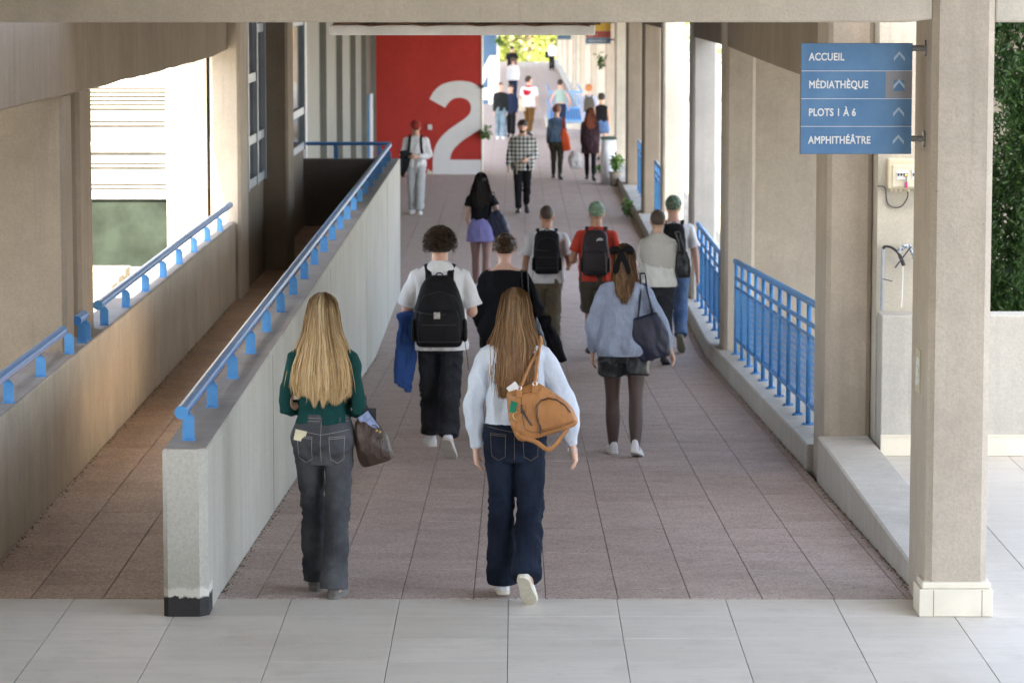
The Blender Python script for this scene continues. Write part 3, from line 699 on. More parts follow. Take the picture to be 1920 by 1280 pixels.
def plant(x, y, z, label, n=60, r=.14, s=.06, pot=None, h=.3, mat=None, name='potted_plant', cat='plant'):
    e = empty(name, (x, y, z)); tag(e, label, cat)
    zb_ = 0
    if pot:
        zb_ = pot
        prof = [(.11, 0), (.135, pot*.9), (.15, pot*.9), (.15, pot), (.12, pot), (.115, pot*.85)]
        v = [(rr*math.cos(a*math.pi/8), rr*math.sin(a*math.pi/8), zz) for rr, zz in prof for a in range(16)]
        f = [(i*16+a, i*16+(a+1) % 16, (i+1)*16+(a+1) % 16, (i+1)*16+a) for i in range(5) for a in range(16)] + [tuple(range(15, -1, -1)), tuple(range(80, 96))]
        MB().add(v, f).obj('pot', simple('clay_grey_pot', (.28, .24, .2), .8), e)
    st = MB(); pts = []
    for i in range(max(3, n//8)):
        a = random.random()*6.28; q = r*random.random(); top = (q*math.cos(a), q*math.sin(a), zb_+h*(.5+.5*random.random()))
        st.tube([(0, 0, zb_), (top[0]*.6, top[1]*.6, zb_+(top[2]-zb_)*.5), top], .004, 4)
        for _ in range(8): t_ = .3+.7*random.random(); pts.append((top[0]*t_+random.gauss(0, .02), top[1]*t_+random.gauss(0, .02), zb_+(top[2]-zb_)*t_+random.gauss(0, .02)))
    st.obj('stems', mat or bl, e); leaves('leaves', pts, s, mat or bl, e, 1.8)
    return e
gl = leaf_mat('fresh_leaf', (.06, .14, .02), (.14, .27, .05), .3)
plant(2.18, 70.3, -.95, 'grey pot with a small leafy plant beside the colonnade kerb', 90, .2, .08, .32, .4, gl)
plant(2.1, 60.5, -.95, 'green weed growing at the foot of a shaded column', 40, .12, .07, None, .28, gl, 'weed')
plant(-.72, 74.65, -.1, 'small green sprig growing from the edge of the red wall', 50, .1, .08, None, .25, gl, 'sprig')
plant(1.98, 76.0, 1.45, 'leafy branch hanging by the column under the yellow banded sign', 60, .15, .07, None, .4, gl, 'hanging_branch')
plant(-.6, 119, 1.3, 'small green sprig beside the distant blue wall', 40, .16, .12, None, .35, gl, 'sprig')
plant(2.0, 75.2, -.95, 'small green tuft on the ground by the woman in the dark dress', 40, .14, .08, None, .22, gl, 'weed')


# ------------------------------------------------------------------ draped stand, stair guard, electric things
ds = empty('draped_stand', (2.05, 71.0, -.95)); tag(ds, 'narrow stand draped in white cloth with a dark rim, by the colonnade', 'stand')
v = []; n_ = 40
for zz, sp in ((0, 1.12), (.35, 1.05), (.75, 1.0), (1.0, .97)):
    for a in range(n_):
        th = a*2*math.pi/n_; fold = 1+.07*math.sin(a*2*math.pi*7/n_+zz)*(1-zz*.8)
        v.append((.16*sp*fold*math.copysign(abs(math.cos(th))**.5, math.cos(th)), .3*sp*fold*math.copysign(abs(math.sin(th))**.5, math.sin(th)), zz))
f = [(i*n_+a, i*n_+(a+1) % n_, (i+1)*n_+(a+1) % n_, (i+1)*n_+a) for i in range(3) for a in range(n_)] + [tuple(range(3*n_, 4*n_)), tuple(range(n_-1, -1, -1))]
MB().add(v, f).obj('cloth', simple('white_cloth', (.78, .80, .84), .8, .05), ds, smooth=True)
MB().box(-.175, .175, -.32, .32, 1.0, 1.05, .03).obj('rim', simple('dark_green_rim', (.03, .07, .06), .5), ds)
sg = empty('stair_guard', (1.5, 99, -.95)); tag(sg, 'blue metal guard around a stairwell on a low concrete plinth', 'railing')
MB().box(-.55, .6, 0, 8, 0, .18).obj('plinth', M['pale'], sg)
for x0, x1, y0, y1 in ((-.5, .55, .05, .09), (-.5, -.46, .1, 7.9), (.51, .55, .1, 7.9)):
    for z in (.25, .62, 1.12): MB().box(x0, x1, y0, y1, z, z+.05).obj('rail', M['blue'], sg)
for i in range(12): MB().box(-.48+.088*i, -.455+.088*i, .055, .085, .18, 1.12).obj('baluster', M['blue'], sg)
MB().box(-.44, .5, .065, .08, .3, .62).obj('mesh_panel', simple('deep_blue_panel', (.02, .07, .2), .5), sg)
Le = (2.95, 23.2, 1.9)
eb = empty('electric_box', Le); tag(eb, 'cream electric distribution box with white breakers on the pale wall', 'electric box')
cr = simple('cream_plastic', (.66, .60, .44), .4, .04); wp = simple('white_plastic', (.78, .79, .80), .4, .03); dk = simple('dark_plastic', (.05, .06, .09), .5)
rel(MB().box(2.685, 3.20, 23.10, 23.219, 1.915, 2.135), Le, 'case', cr, eb, bevel=.012)
rel(MB().box(2.715, 3.17, 23.088, 23.101, 1.93, 2.09), Le, 'cover', simple('pale_cover', (.70, .66, .52), .3), eb, bevel=.006)
for x0, w, nb in ((2.745, .085, 4), (2.855, .12, 6), (3.0, .12, 6)):
    q = rel(MB().box(x0, x0+w, 23.078, 23.089, 1.985, 2.055), Le, 'breaker_row', wp, eb)
    for i in range(nb): rel(MB().box(x0+w/nb*(i+.25), x0+w/nb*(i+.75), 23.068, 23.0785, 2.012, 2.03), Le, 'switch', dk, q)
tg_ = rel(MB().box(2.802, 2.822, 23.066, 23.076, 1.925, 1.97), Le, 'tag', simple('magenta_tag', (.5, .05, .2), .5), eb, bevel=.003)
rel(MB().tube([(2.812, 23.07, 2.01), (2.812, 23.07, 1.97)], .003, 6), Le, 'tag_string', dk, tg_)
rel(MB().tube([(2.802, 23.075, 2.015), (2.824, 23.075, 2.015)], .010, 8), Le, 'lock', simple('brass', (.6, .42, .1), .35, metal=.8), eb)
for x in (2.715, 2.745, 2.78, 2.835, 2.93, 2.96): rel(MB().tube([(x, 23.16, 1.914), (x, 23.16, 1.895)], .011 if x != 2.835 else .015, 8), Le, 'cable_gland', cr, eb)
pts = spl([(2.835, 23.16, 1.895), (2.835, 23.17, 1.85), (2.80, 23.19, 1.79), (2.75, 23.2, 1.775), (2.70, 23.2, 1.80), (2.685, 23.2, 1.85), (2.675, 23.2, 1.92), (2.62, 23.21, 1.93)], 5)
o = rel(MB().tube(pts, .006, 8), Le, 'supply_cable', simple('grey_cable', (.13, .13, .13), .5), eb); smooth_by_angle(o, 60)
Lp = (2.66, 23.2, 1.03); cd = empty('conduit', Lp); tag(cd, 'grey conduit pipe with a black cable curling out of its top', 'pipe')
o = rel(MB().tube([(2.662, 23.175, 1.03), (2.662, 23.175, 1.48)], .014, 10), Lp, 'pipe', simple('pvc_grey', (.33, .36, .40), .5), cd); smooth_by_angle(o)
pts = spl([(2.662, 23.175, 1.47), (2.675, 23.16, 1.495), (2.72, 23.15, 1.49), (2.765, 23.14, 1.455), (2.79, 23.13, 1.41), (2.81, 23.13, 1.36)], 5)
o = rel(MB().tube(pts, [.010]*18+[.014]*8, 8), Lp, 'black_cable', simple('black_cable', (.03, .028, .03), .5), cd); smooth_by_angle(o, 60)
rel(MB().tube([(2.805, 23.135, 1.355), (2.808, 23.16, 1.25), (2.803, 23.17, 1.05)], .0045, 6), Lp, 'white_wire', wp, cd)
rel(MB().tube([(2.662, 23.155, 1.26), (2.73, 23.13, 1.245)], .004, 5), Lp, 'cable_tie', dk, cd)
Lk = (2.86, 23.15, 1.45); ck = empty('taped_cable_end', Lk); tag(ck, 'cable end wrapped in silver tape with a white tip, bent on the pale wall', 'cable')
tp_m, t, b = newmat('silver_tape', .35); nz = noi(t, coords(t, 'obj'), 60, 2); c = mixc(t, ramp(t, nz, .45, .55), (.12, .16, .22), (.6, .66, .72)); t.links.new(c, b.inputs['Base Color'])
o = rel(MB().tube(spl([(2.775, 23.14, 1.455), (2.80, 23.13, 1.49), (2.845, 23.13, 1.50), (2.875, 23.13, 1.45), (2.895, 23.13, 1.395), (2.90, 23.13, 1.38)], 4), .016, 8), Lk, 'taped_cable', tp_m, ck); smooth_by_angle(o, 60)
rel(MB().tube([(2.90, 23.13, 1.382), (2.912, 23.13, 1.362)], .017, 8), Lk, 'white_tip', wp, ck)
rel(MB().tube([(2.855, 23.11, 1.495), (2.80, 23.11, 1.42), (2.745, 23.11, 1.345)], .006, 6), Lk, 'loose_tie', dk, ck)

# small debris along the wall bases
def debris(label, fn, n):
    mb = MB()
    for i in range(n):
        x, y, z = fn(); s = random.uniform(.003, .010); a = random.random()*6.28
        mb.add([(x+s*math.cos(a), y+s*math.sin(a)*1.6, z), (x+s*math.cos(a+2.1), y+s*math.sin(a+2.1), z), (x+s*math.cos(a+4.2), y+s*math.sin(a+4.2)*1.5, z), (x, y, z+s*.7)], [(0, 1, 3), (1, 2, 3), (2, 0, 3)])
    o = mb.obj('leaf_litter', simple('dry_litter', (.12, .085, .05), .95, .4, 30)); tag(o, label, 'litter', kind='stuff')
def e1():
    Y = 17.6+random.random()**1.5*14; return (2.232-abs(random.gauss(0, .018)), Y, fz(Y)+.001)
def e2():
    Y = 17.6+random.random()**1.4*20; return (-1.65+abs(random.gauss(0, .018)), Y, fz(Y)+.001)
def e3():
    Y = 17.6+random.random()**1.4*16; return (-3.045+abs(random.gauss(0, .025)), Y, .001)
debris('dry crumbs of dirt in the right corner of the ramp', e1, 260)
debris('dry crumbs of dirt at the foot of the divider wall', e2, 300)
debris('dry crumbs of dirt at the foot of the left low wall', e3, 380)
# ================================================================== people
from mathutils.bvhtree import BVHTree
def interp(keys, x):
    if x <= keys[0][0]: return np.array(keys[0][1:], float)
    for a, b_ in zip(keys, keys[1:]):
        if x <= b_[0]:
            t_ = (x-a[0])/(b_[0]-a[0]); t_ = t_*t_*(3-2*t_)*.5+t_*.5
            return np.array(a[1:], float)*(1-t_)+np.array(b_[1:], float)*t_
    return np.array(keys[-1][1:], float)
def crv(pts, n=4):
    out = []; m_ = len(pts); P_ = [np.array(p, float) for p in pts]
    for i in range(m_-1):
        p0, p1, p2, p3 = [P_[max(0, min(m_-1, i+j))] for j in (-1, 0, 1, 2)]
        for k in range(n):
            t_ = k/n; out.append(.5*((2*p1)+(p2-p0)*t_+(2*p0-5*p1+4*p2-p3)*t_*t_+(3*p1-p0-3*p2+p3)*t_**3))
    out.append(P_[-1]); return out
def limb(mb, pts, ra, rb=None, n=14, side=(1, 0, 0), sub=3):
    """closed loft through pts with half widths ra (along side) and rb (across)"""
    rb = rb or ra
    a = [np.concatenate([np.array(p, float), [x, y]]) for p, x, y in zip(pts, ra, rb)]
    a = crv(a, sub); m_ = len(a); v = []; sd_ = Vector(side)
    for i, q in enumerate(a):
        p = Vector(q[:3]); t_ = Vector(a[min(i+1, m_-1)][:3]) - Vector(a[max(i-1, 0)][:3]); t_.normalize()
        u = (sd_ - t_*sd_.dot(t_)); u.normalize(); w = t_.cross(u)
        for k in range(n):
            an = k*2*math.pi/n; v.append(p + u*(q[3]*math.cos(an)) + w*(q[4]*math.sin(an)))
    f = [(i*n+k, i*n+(k+1) % n, (i+1)*n+(k+1) % n, (i+1)*n+k) for i in range(m_-1) for k in range(n)]
    f += [tuple(range(n-1, -1, -1)), tuple(range((m_-1)*n, m_*n))]
    mb.add(v, f)
def stack(mb, rings, n=28, ex=2.0, sub=3, xf=None):
    """loft of horizontal rings (z, a, b, cx, cy)"""
    rr = crv(rings, sub); v = []
    for q in rr:
        z, a, b_, cx, cy = q
        for k in range(n):
            an = k*2*math.pi/n; c_, s_ = math.cos(an), math.sin(an)
            x = math.copysign(abs(c_)**(2/ex), c_)*max(a, .002)+cx; y = math.copysign(abs(s_)**(2/ex), s_)*max(b_, .002)+cy
            p = Vector((x, y, z)); v.append(xf(p) if xf else p)
    m_ = len(rr)
    f = [(i*n+k, i*n+(k+1) % n, (i+1)*n+(k+1) % n, (i+1)*n+k) for i in range(m_-1) for k in range(n)] + [tuple(range(n-1, -1, -1)), tuple(range((m_-1)*n, m_*n))]
    mb.add(v, f)
def ball(mb, c, r, n=10):
    rx, ry, rz = r if isinstance(r, (tuple, list)) else (r, r, r)
    stack(mb, [(c[2]+rz*math.sin(a), rx*math.cos(a), ry*math.cos(a), c[0], c[1]) for a in [(-.5+i/8)*math.pi*.999 for i in range(9)]], n, sub=1)
def fuse(mb, vox, sm=3, fold=None):
    """merge overlapping closed lofts to one continuous skin"""
    me = mb.mesh('fuse'); o = bpy.data.objects.new('tmp', me); COL.objects.link(o)
    r = o.modifiers.new('r', 'REMESH'); r.mode = 'VOXEL'; r.voxel_size = vox
    if sm: s_ = o.modifiers.new('s', 'SMOOTH'); s_.iterations = sm; s_.factor = .5
    dg = bpy.context.evaluated_depsgraph_get()
    out = bpy.data.meshes.new_from_object(o.evaluated_get(dg)); bpy.data.objects.remove(o); bpy.data.meshes.remove(me)
    if fold:
        n = len(out.vertices); co = np.empty(n*3); out.vertices.foreach_get('co', co); co = co.reshape(-1, 3)
        nr = np.empty(n*3); out.vertex_normals.foreach_get('vector', nr); nr = nr.reshape(-1, 3)
        d = np.array([fold(c) for c in co])*(1-nr[:, 2]**2); co += nr*d[:, None]*np.array([1, 1, .3])
        out.vertices.foreach_set('co', co.ravel()); out.update()
    return out
def nz(x, y, z): return noise.noise(Vector((x, y, z)))
def fold_top(seed, amp, zhem, ztop):
    def f(c):
        x, y, z = c; h = max(0, min(1, (ztop-z)/(ztop-zhem+1e-6)))
        a = nz(x*13+seed, y*13, z*3.2+seed) ; b_ = nz(x*7+z*9+seed, y*7, z*9-x*6)
        r = 1-2*abs(nz(x*9-seed, y*9, z*4.5+x*5))
        return 1.7*amp*((a*1.2)*(.3+.9*h) + b_*.6 + (r-.5)*.8)
    return f
def fold_leg(seed, amp, H):
    def f(c):
        x, y, z = c; q = z/H
        knee = math.exp(-((q-.28)/.06)**2)+.9*math.exp(-((q-.09)/.06)**2)+.8*math.exp(-((q-.47)/.045)**2)
        a = nz(x*9+seed, y*9, z*3.0); b_ = 1-2*abs(nz(x*7+seed, y*7+z*7, z*19-x*12))
        c2 = 1-2*abs(nz(x*10+z*5, y*9-seed, z*8))
        return 1.3*amp*(a*1.0 + (b_-.45)*.75*knee + (c2-.5)*.7)
    return f
def cloth(name, col, rough=.85, weave=260, var=.1, bumpd=.0012, sheen=.0, wear=None, spec=.12):
    m, t, b = newmat(name, rough)
    p = coords(t, 'obj'); n1 = noi(t, p, 6, 4); n2 = noi(t, p, weave, 2, .8); n3 = noi(t, coords(t, 'obj', (weave*.5, weave*.5, weave*.12)), 1, 2)
    c = mixc(t, ramp(t, n1, .3, .7), tuple(x*(1-var) for x in col), tuple(min(1, x*(1+var)) for x in col))
    if wear: c = mixc(t, ramp(t, noi(t, p, 3.2, 4), .42, .7, 0, .75), c, wear)
    c = mixc(t, ramp(t, n3, .35, .65, .16, 0), c, tuple(x*.45 for x in col))
    t.links.new(c, b.inputs['Base Color']); b.inputs['Specular IOR Level'].default_value = spec
    if sheen: b.inputs['Sheen Weight'].default_value = sheen
    wr_ = noi(t, coords(t, 'obj', (1, 1, .55)), 24, 5, .55); ab = t.nodes.new('ShaderNodeMath'); ab.operation = 'MULTIPLY_ADD'; t.links.new(wr_, ab.inputs[0]); ab.inputs[1].default_value = 6.0; t.links.new(n2, ab.inputs[2])
    bump(t, b, ab.outputs[0], .5, bumpd*1.6); return m
def skin(name, col):
    m, t, b = newmat(name, .5); p = coords(t, 'obj'); n1 = noi(t, p, 12, 4); n2 = noi(t, p, 120, 3)
    c = mixc(t, ramp(t, n1, .35, .65), tuple(x*y for x, y in zip(col, (1.03, .9, .86))), tuple(min(1, x*1.07) for x in col))
    t.links.new(c, b.inputs['Base Color']); b.inputs['Subsurface Weight'].default_value = .12; b.inputs['Subsurface Radius'].default_value = (.012, .005, .003)
    bump(t, b, n2, .2, .0008); return m
SK = {'fair': skin('fair_skin', (.62, .40, .31)), 'tan': skin('tan_skin', (.46, .27, .18)), 'olive': skin('olive_skin', (.52, .33, .23))}
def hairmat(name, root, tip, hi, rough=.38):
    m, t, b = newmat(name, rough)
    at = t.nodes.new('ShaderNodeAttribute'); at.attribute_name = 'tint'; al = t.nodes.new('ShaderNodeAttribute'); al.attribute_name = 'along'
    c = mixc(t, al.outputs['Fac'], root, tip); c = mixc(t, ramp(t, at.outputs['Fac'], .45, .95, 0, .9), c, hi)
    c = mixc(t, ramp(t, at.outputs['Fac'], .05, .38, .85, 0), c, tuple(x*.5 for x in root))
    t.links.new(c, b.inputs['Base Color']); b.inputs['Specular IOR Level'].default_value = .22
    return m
def blobhair(name, col, hi, s=40):
    m, t, b = newmat(name, .55); p = coords(t, 'obj'); v = noi(t, p, s, 4, .7)
    c = mixc(t, ramp(t, v, .42, .62), col, hi); t.links.new(c, b.inputs['Base Color']); bump(t, b, v, 1, .008); return m

FT = [(.455, .062, .052, -.004), (.485, .090, .064, -.010), (.515, .1035, .070, -.014), (.545, .101, .065, -.010), (.58, .086, .055, -.002), (.615, .0735, .050, .004), (.655, .076, .053, .004),
      (.70, .084, .059, .008), (.735, .088, .062, .010), (.77, .092, .055, .002), (.795, .094, .046, -.004), (.815, .080, .038, -.008), (.832, .050, .033, -.008), (.85, .031, .031, -.006)]
MT = [(.455, .062, .052, -.004), (.485, .088, .062, -.008), (.515, .096, .066, -.010), (.545, .094, .063, -.006), (.58, .089, .059, .0), (.615, .086, .057, .002), (.655, .090, .060, .002),
      (.70, .099, .065, .003), (.735, .106, .066, .004), (.77, .111, .060, -.002), (.795, .112, .050, -.006), (.815, .094, .042, -.008), (.832, .056, .036, -.008), (.85, .036, .036, -.006)]
class Body:
    def __init__(s, H=1.7, fem=True, L=(10, 5), Rr=(-12, 12), pl=0, pr=25, AL=None, AR=None, head=(0, 0), lean=2, hx=.05, skinm='fair', vox=.008, build=1.0, tw=0):
        s.H, s.fem, s.vox, s.build = H, fem, vox, build; s.T = FT if fem else MT; s.skin = SK[skinm]; s.cover = .84; s.lean = R(lean); s.headrot = head
        s.legs = []
        for sg, (a, k), pt in ((-1, L, pl), (1, Rr, pr)):
            ab = 0 if len((L if sg < 0 else Rr)) < 3 else 0
            hip = Vector((sg*hx*H, 0, .515*H)); a_, b_ = R(a), R(a-k)
            kn = hip + Vector((-sg*.004*H, math.sin(a_)*.24*H, -math.cos(a_)*.24*H))
            an = kn + Vector((-sg*.004*H, math.sin(b_)*.235*H, -math.cos(b_)*.235*H))
            s.legs.append([hip, kn, an, R(pt)])
        lo = 9
        for hip, kn, an, pt in s.legs:
            M_ = Matrix.Rotation(-pt, 3, 'X')
            for p in ((0, -.035*H, -.04*H), (0, .07*H, -.04*H), (0, .115*H, -.034*H)): lo = min(lo, (an + M_ @ Vector(p)).z)
        s.dz = -lo
        for l in s.legs:
            for i in range(3): l[i] = l[i] + Vector((0, 0, s.dz))
        s.arms = []
        for sg, A in ((-1, AL), (1, AR)):
            if A is None: A = ((sg*.10, .02*sg, -1), (sg*.02, .14, -1))
            sh = s.up(Vector((sg*(.091 if fem else .106)*H, -.006*H, .790*H)))
            u = Vector(A[0]).normalized(); f = Vector(A[1]).normalized()
            el = sh + u*.172*H; wr = el + f*.148*H
            th = Vector(A[2]).normalized() if len(A) > 2 else (Vector((0, 1, 0)) if abs(f.y) < .7 else Vector((0, 0, 1)))
            s.arms.append([sh, el, wr, f, th, sg])
    def up(s, p):           # apply lean about the hips, then the pelvis drop
        c_ = .515*s.H; q = p.copy(); q.z -= c_
        q.rotate(Matrix.Rotation(-s.lean, 3, 'X')); q.z += c_ + s.dz; return q
    def headx(s, p):
        c_ = Vector((0, 0, .862*s.H)); q = p - c_; q.rotate(Matrix.Rotation(R(s.headrot[1]), 3, 'X')); q.rotate(Matrix.Rotation(R(s.headrot[0]), 3, 'Z'))
        return s.up(q + c_)
    def tor(s, z): return interp(s.T, z)
    def body_mesh(s):
        H = s.H; mb = MB(); B = s.build
        stack(mb, [(z*H, a*H*B*(.93 if z < .8 else 1), b_*H*B*(.90 if z < .8 else 1), 0, cy*H) for z, a, b_, cy in s.T], 26, 2.25, 2, s.up)
        r = (.031 if s.fem else .037)*H
        limb(mb, [s.up(Vector((0, -.012*H, .815*H))), s.up(Vector((0, -.006*H, .85*H))), s.headx(Vector((0, .002*H, .885*H)))], [r*(1.0 if s.cover < 1 else 1.3), r, r])
        hd = [(.868, .016, .018, .034), (.880, .030, .036, .020), (.900, .0385, .047, .011), (.925, .0430, .0545, .005), (.950, .0445, .0565, .001), (.972, .0405, .051, .000), (.988, .0290, .037, .000), (.997, .010, .014, 0)]
        stack(mb, [(z*H, a*H, b_*H, 0, cy*H) for z, a, b_, cy in hd], 20, 2.15, 2, s.headx)
        limb(mb, [s.headx(Vector((0, .052*H, .940*H))), s.headx(Vector((0, .0655*H, .917*H))), s.headx(Vector((0, .055*H, .912*H)))], [.005*H, .0085*H, .006*H], sub=2, n=8)
        for sg in (-1, 1):
            limb(mb, [s.headx(Vector((sg*.044*H, 0, .905*H))), s.headx(Vector((sg*.0485*H, -.004*H, .922*H))), s.headx(Vector((sg*.047*H, -.004*H, .942*H)))], [.003*H, .0042*H, .003*H], [.007*H, .012*H, .008*H], n=8, sub=2)
        for (hip, kn, an, pt), sg in zip(s.legs, (-1, 1)):
            w = 1. if s.fem else .97
            m1 = hip.lerp(kn, .5); m2 = kn.lerp(an, .32) + Vector((0, -.008*H, 0)); m3 = kn.lerp(an, .7)
            limb(mb, [hip+Vector((0, 0, .03*H)), hip, m1, kn, m2, m3, an, an-Vector((0, 0, .02*H))], [x*H*w*s.cover for x in (.045, .052, .044, .031, .0325, .024, .0185, .019)], [x*H*w*s.cover for x in (.05, .058, .049, .034, .037, .026, .021, .021)], 14, sub=3)
            M_ = Matrix.Rotation(-pt, 3, 'X')
            limb(mb, [an + M_ @ Vector(p)*H for p in ((0, -.022, -.018), (0, .0, -.015), (0, .05, -.025), (0, .095, -.03))], [.018*H, .022*H, .024*H, .018*H], [.015*H, .022*H, .014*H, .008*H], 10, sub=2)
        for sh, el, wr, f, th, sg in s.arms:
            k = 1. if s.fem else 1.18
            limb(mb, [sh+Vector((-sg*.02*H, 0, .0)), sh, sh.lerp(el, .5), el, el.lerp(wr, .35), wr], [x*H*k for x in (.016, .021, .0215, .0190, .0190, .0125)], [x*H*k for x in (.018, .022, .0225, .0200, .0205, .0145)], 12, sub=3)
            s.hand(mb, wr, f, th, sg)
        return fuse(mb, s.vox, 2)
    def hand(s, mb, wr, f, th, sg, curl=.45):
        H = s.H*1.0; t_ = (th - f*th.dot(f)).normalized(); n_ = f.cross(t_)
        if n_.dot(Vector((-sg, 0, 0))) < 0: n_ = -n_
        p1 = wr + f*.052*H
        limb(mb, [wr, wr+f*.02*H, wr+f*.045*H, p1], [.0135*H, .0195*H, .0225*H, .020*H], [.011*H, .011*H, .0095*H, .008*H], 10, side=t_, sub=2)
        for i, (o_, ln) in enumerate(((.0165, .036), (.0055, .040), (-.0055, .037), (-.0155, .029))):
            b0 = wr + f*(.046-.002*i)*H + t_*o_*H; d1 = (f + n_*curl*(.5+.2*i) + t_*o_*3).normalized(); d2 = (f + n_*curl*(2.+.5*i)).normalized()
            j1 = b0 + d1*ln*.55*H; j2 = j1 + d2*ln*.5*H
            limb(mb, [b0-f*.006*H, b0, j1, j2], [.0045*H, .0050*H, .0046*H, .0036*H], n=8, sub=2)
        b0 = wr + f*.018*H + t_*.016*H; j1 = b0 + (f*.8+t_*.75+n_*.3).normalized()*.024*H; j2 = j1 + (f+t_*.15+n_*.35).normalized()*.022*H
        limb(mb, [b0-t_*.004*H, b0, j1, j2], [.006*H, .0062*H, .0052*H, .004*H], n=8, sub=2)
    def top_mesh(s, hem=.50, off=.012, boxy=.5, hemx=.0, sleeve='short', sl=1.0, sr=.012, cuff=None, neck=.83, necka=.045, amp=.007, seed=1, puff=0, drop=0, flare=0, scoop=None):
        H = s.H; mb = MB(); B = s.build
        mx = max(s.tor(.735)[0], s.tor(.515)[0] if hem < .54 else 0)
        rr = []
        zs = [hem] + [z for z in (.50, .53, .56, .59, .62, .66, .70, .735, .77, .795) if z > hem+.012]
        for z in zs:
            a, b_, cy = s.tor(z); t_ = (.735-z)/(.735-hem) if z < .735 else 0
            aa = a*(1-boxy)+max(a, mx)*boxy if z < .735 else a
            bb = b_*(1-boxy)+max(b_, .061)*boxy if z < .735 else b_
            rr.append((z*H, aa*H*B+off+hemx*max(0, t_)+flare*max(0, t_)**2, bb*H*B+off+hemx*.7*max(0, t_)+flare*.7*max(0, t_)**2, 0, cy*H))
        if hem <= zs[0]: rr.insert(0, (hem*H-.002, rr[0][1]*.96, rr[0][2]*.96, 0, rr[0][4]))
        rr += [(.812*H, s.tor(.815)[0]*H*B+off*.9, .040*H+off*.7, 0, -.008*H), (neck*H, necka*H, .042*H+off*.3, 0, -.008*H), (neck*H+.008, necka*H*.92, .040*H, 0, -.008*H)]
        stack(mb, rr, 30, 2.3, 2, s.up)
        if sleeve != 'none':
            for sh, el, wr, f, th, sg in s.arms:
                k = 1. if s.fem else 1.18
                if sleeve == 'short':
                    e = sh.lerp(el, .72*sl); q = [sh+Vector((-sg*.035*H, 0, .004*H)), sh+Vector((0, 0, 0)), sh.lerp(e, .55), e, e + (e-sh).normalized()*.004]
                    ra = [.022*H*k, .0265*H*k+sr*.2, .0265*H*k+sr*.9, .025*H*k+sr*1.6, .024*H*k+sr*1.5]
                else:
                    w2 = el.lerp(wr, .96*sl)
                    q = [sh+Vector((-sg*.035*H, 0, .004*H)), sh, sh.lerp(el, .5), el, el.lerp(w2, .5), el.lerp(w2, .88), w2]
                    ra = [.022*H*k, .0265*H*k+sr*.25, .025*H*k+sr*.9+puff*.45, .0215*H*k+sr+puff, .020*H*k+sr+puff*1.2, .015*H*k+sr*.8+puff*.6, .014*H*k+(cuff if cuff is not None else sr*.5)]
                limb(mb, q, ra, [x*1.06 for x in ra], 16, sub=3)
        return fuse(mb, s.vox, 2, fold_top(seed, amp, hem*H, .80*H))
    def pants_mesh(s, waist=.60, hem=.97, off=.008, leg=(.056, .052, .046, .044, .046), amp=.006, seed=3, sm=2):
        H = s.H; mb = MB(); B = s.build
        rr = []
        for z in (.44, .47, .50, .53, .56, .58, .60, .62):
            if z <= waist: a, b_, cy = s.tor(max(z, .465)) if z > .45 else (.05, .055, -.004); rr.append((z*H, a*H*B+off, b_*H*B+off, 0, cy*H))
        rr.append((waist*H+.003, rr[-1][1]*.98, rr[-1][2]*.98, 0, rr[-1][4]))
        stack(mb, rr, 28, 2.3, 2, s.up)
        if s.fem:
            for sg in (-1, 1): c_ = s.up(Vector((sg*.045*H, -.040*H, .503*H))); ball(mb, c_, (.044*H*B+off*.5, .040*H*B, .046*H))
        else:
            for sg in (-1, 1): c_ = s.up(Vector((sg*.042*H, -.034*H, .503*H))); ball(mb, c_, (.040*H+off*.5, .036*H, .044*H))
        for (hip, kn, an, pt), sg in zip(s.legs, (-1, 1)):
            if hem <= .5: end = hip.lerp(kn, hem*2); pts = [hip+Vector((0, 0, .03*H)), hip-Vector((0, 0, .01*H)), hip.lerp(end, .5), end, end-Vector((0, 0, .003))]; ra = [leg[0]*.9, leg[0], (leg[0]+leg[1])/2, leg[1], leg[1]*.95]
            else:
                end = kn.lerp(an, (hem-.5)*2) + Vector((0, -.004*H, 0))
                pts = [hip+Vector((0, 0, .03*H)), hip-Vector((0, 0, .01*H)), hip.lerp(kn, .5), kn, kn.lerp(end, .5), end, end-Vector((0, 0, .004))]
                ra = [leg[0]*.9, leg[0], leg[1], leg[2], leg[3], leg[4], leg[4]*.95]
            limb(mb, pts, [x*H for x in ra], [x*H*1.12 for x in ra], 16, sub=3)
        return fuse(mb, s.vox, sm, fold_leg(seed, amp, H) if amp else None)
    def skirt_mesh(s, waist=.61, hem=.40, flare=.02, amp=.004, off=.008):
        H = s.H; mb = MB(); rr = []
        for z in [hem+(waist-hem)*i/6 for i in range(7)]:
            a, b_, cy = s.tor(max(z, .515)); rr.append((z*H, a*H*s.build+off+flare*(waist-z)/(waist-hem), b_*H*s.build+off+flare*(waist-z)/(waist-hem), 0, cy*H))
        stack(mb, rr, 30, 2.2, 2, s.up); return fuse(mb, s.vox, 2, fold_top(5, amp, hem*H, waist*H))
    def shoe(s, root, i, mat, solem, high=0, big=1.0, name='shoe'):
        hip, kn, an, pt = s.legs[i]; H = s.H; M_ = Matrix.Rotation(-pt, 3, 'X'); sg = (-1, 1)[i]; h = .040*H
        M_ = Matrix.Rotation(-sg*R(6 if pt == 0 else 13), 3, 'Z') @ M_
        xf = lambda p: an + M_ @ Vector(p)
        mb = MB(); L_ = [(-.038, .013, .016), (-.030, .019, .040+high*.3), (-.012, .021, .050+high), (.006, .021, .046+high), (.03, .0225, .034), (.06, .026, .026), (.09, .024, .020), (.112, .015, .014)]
        for_v = []; n = 14
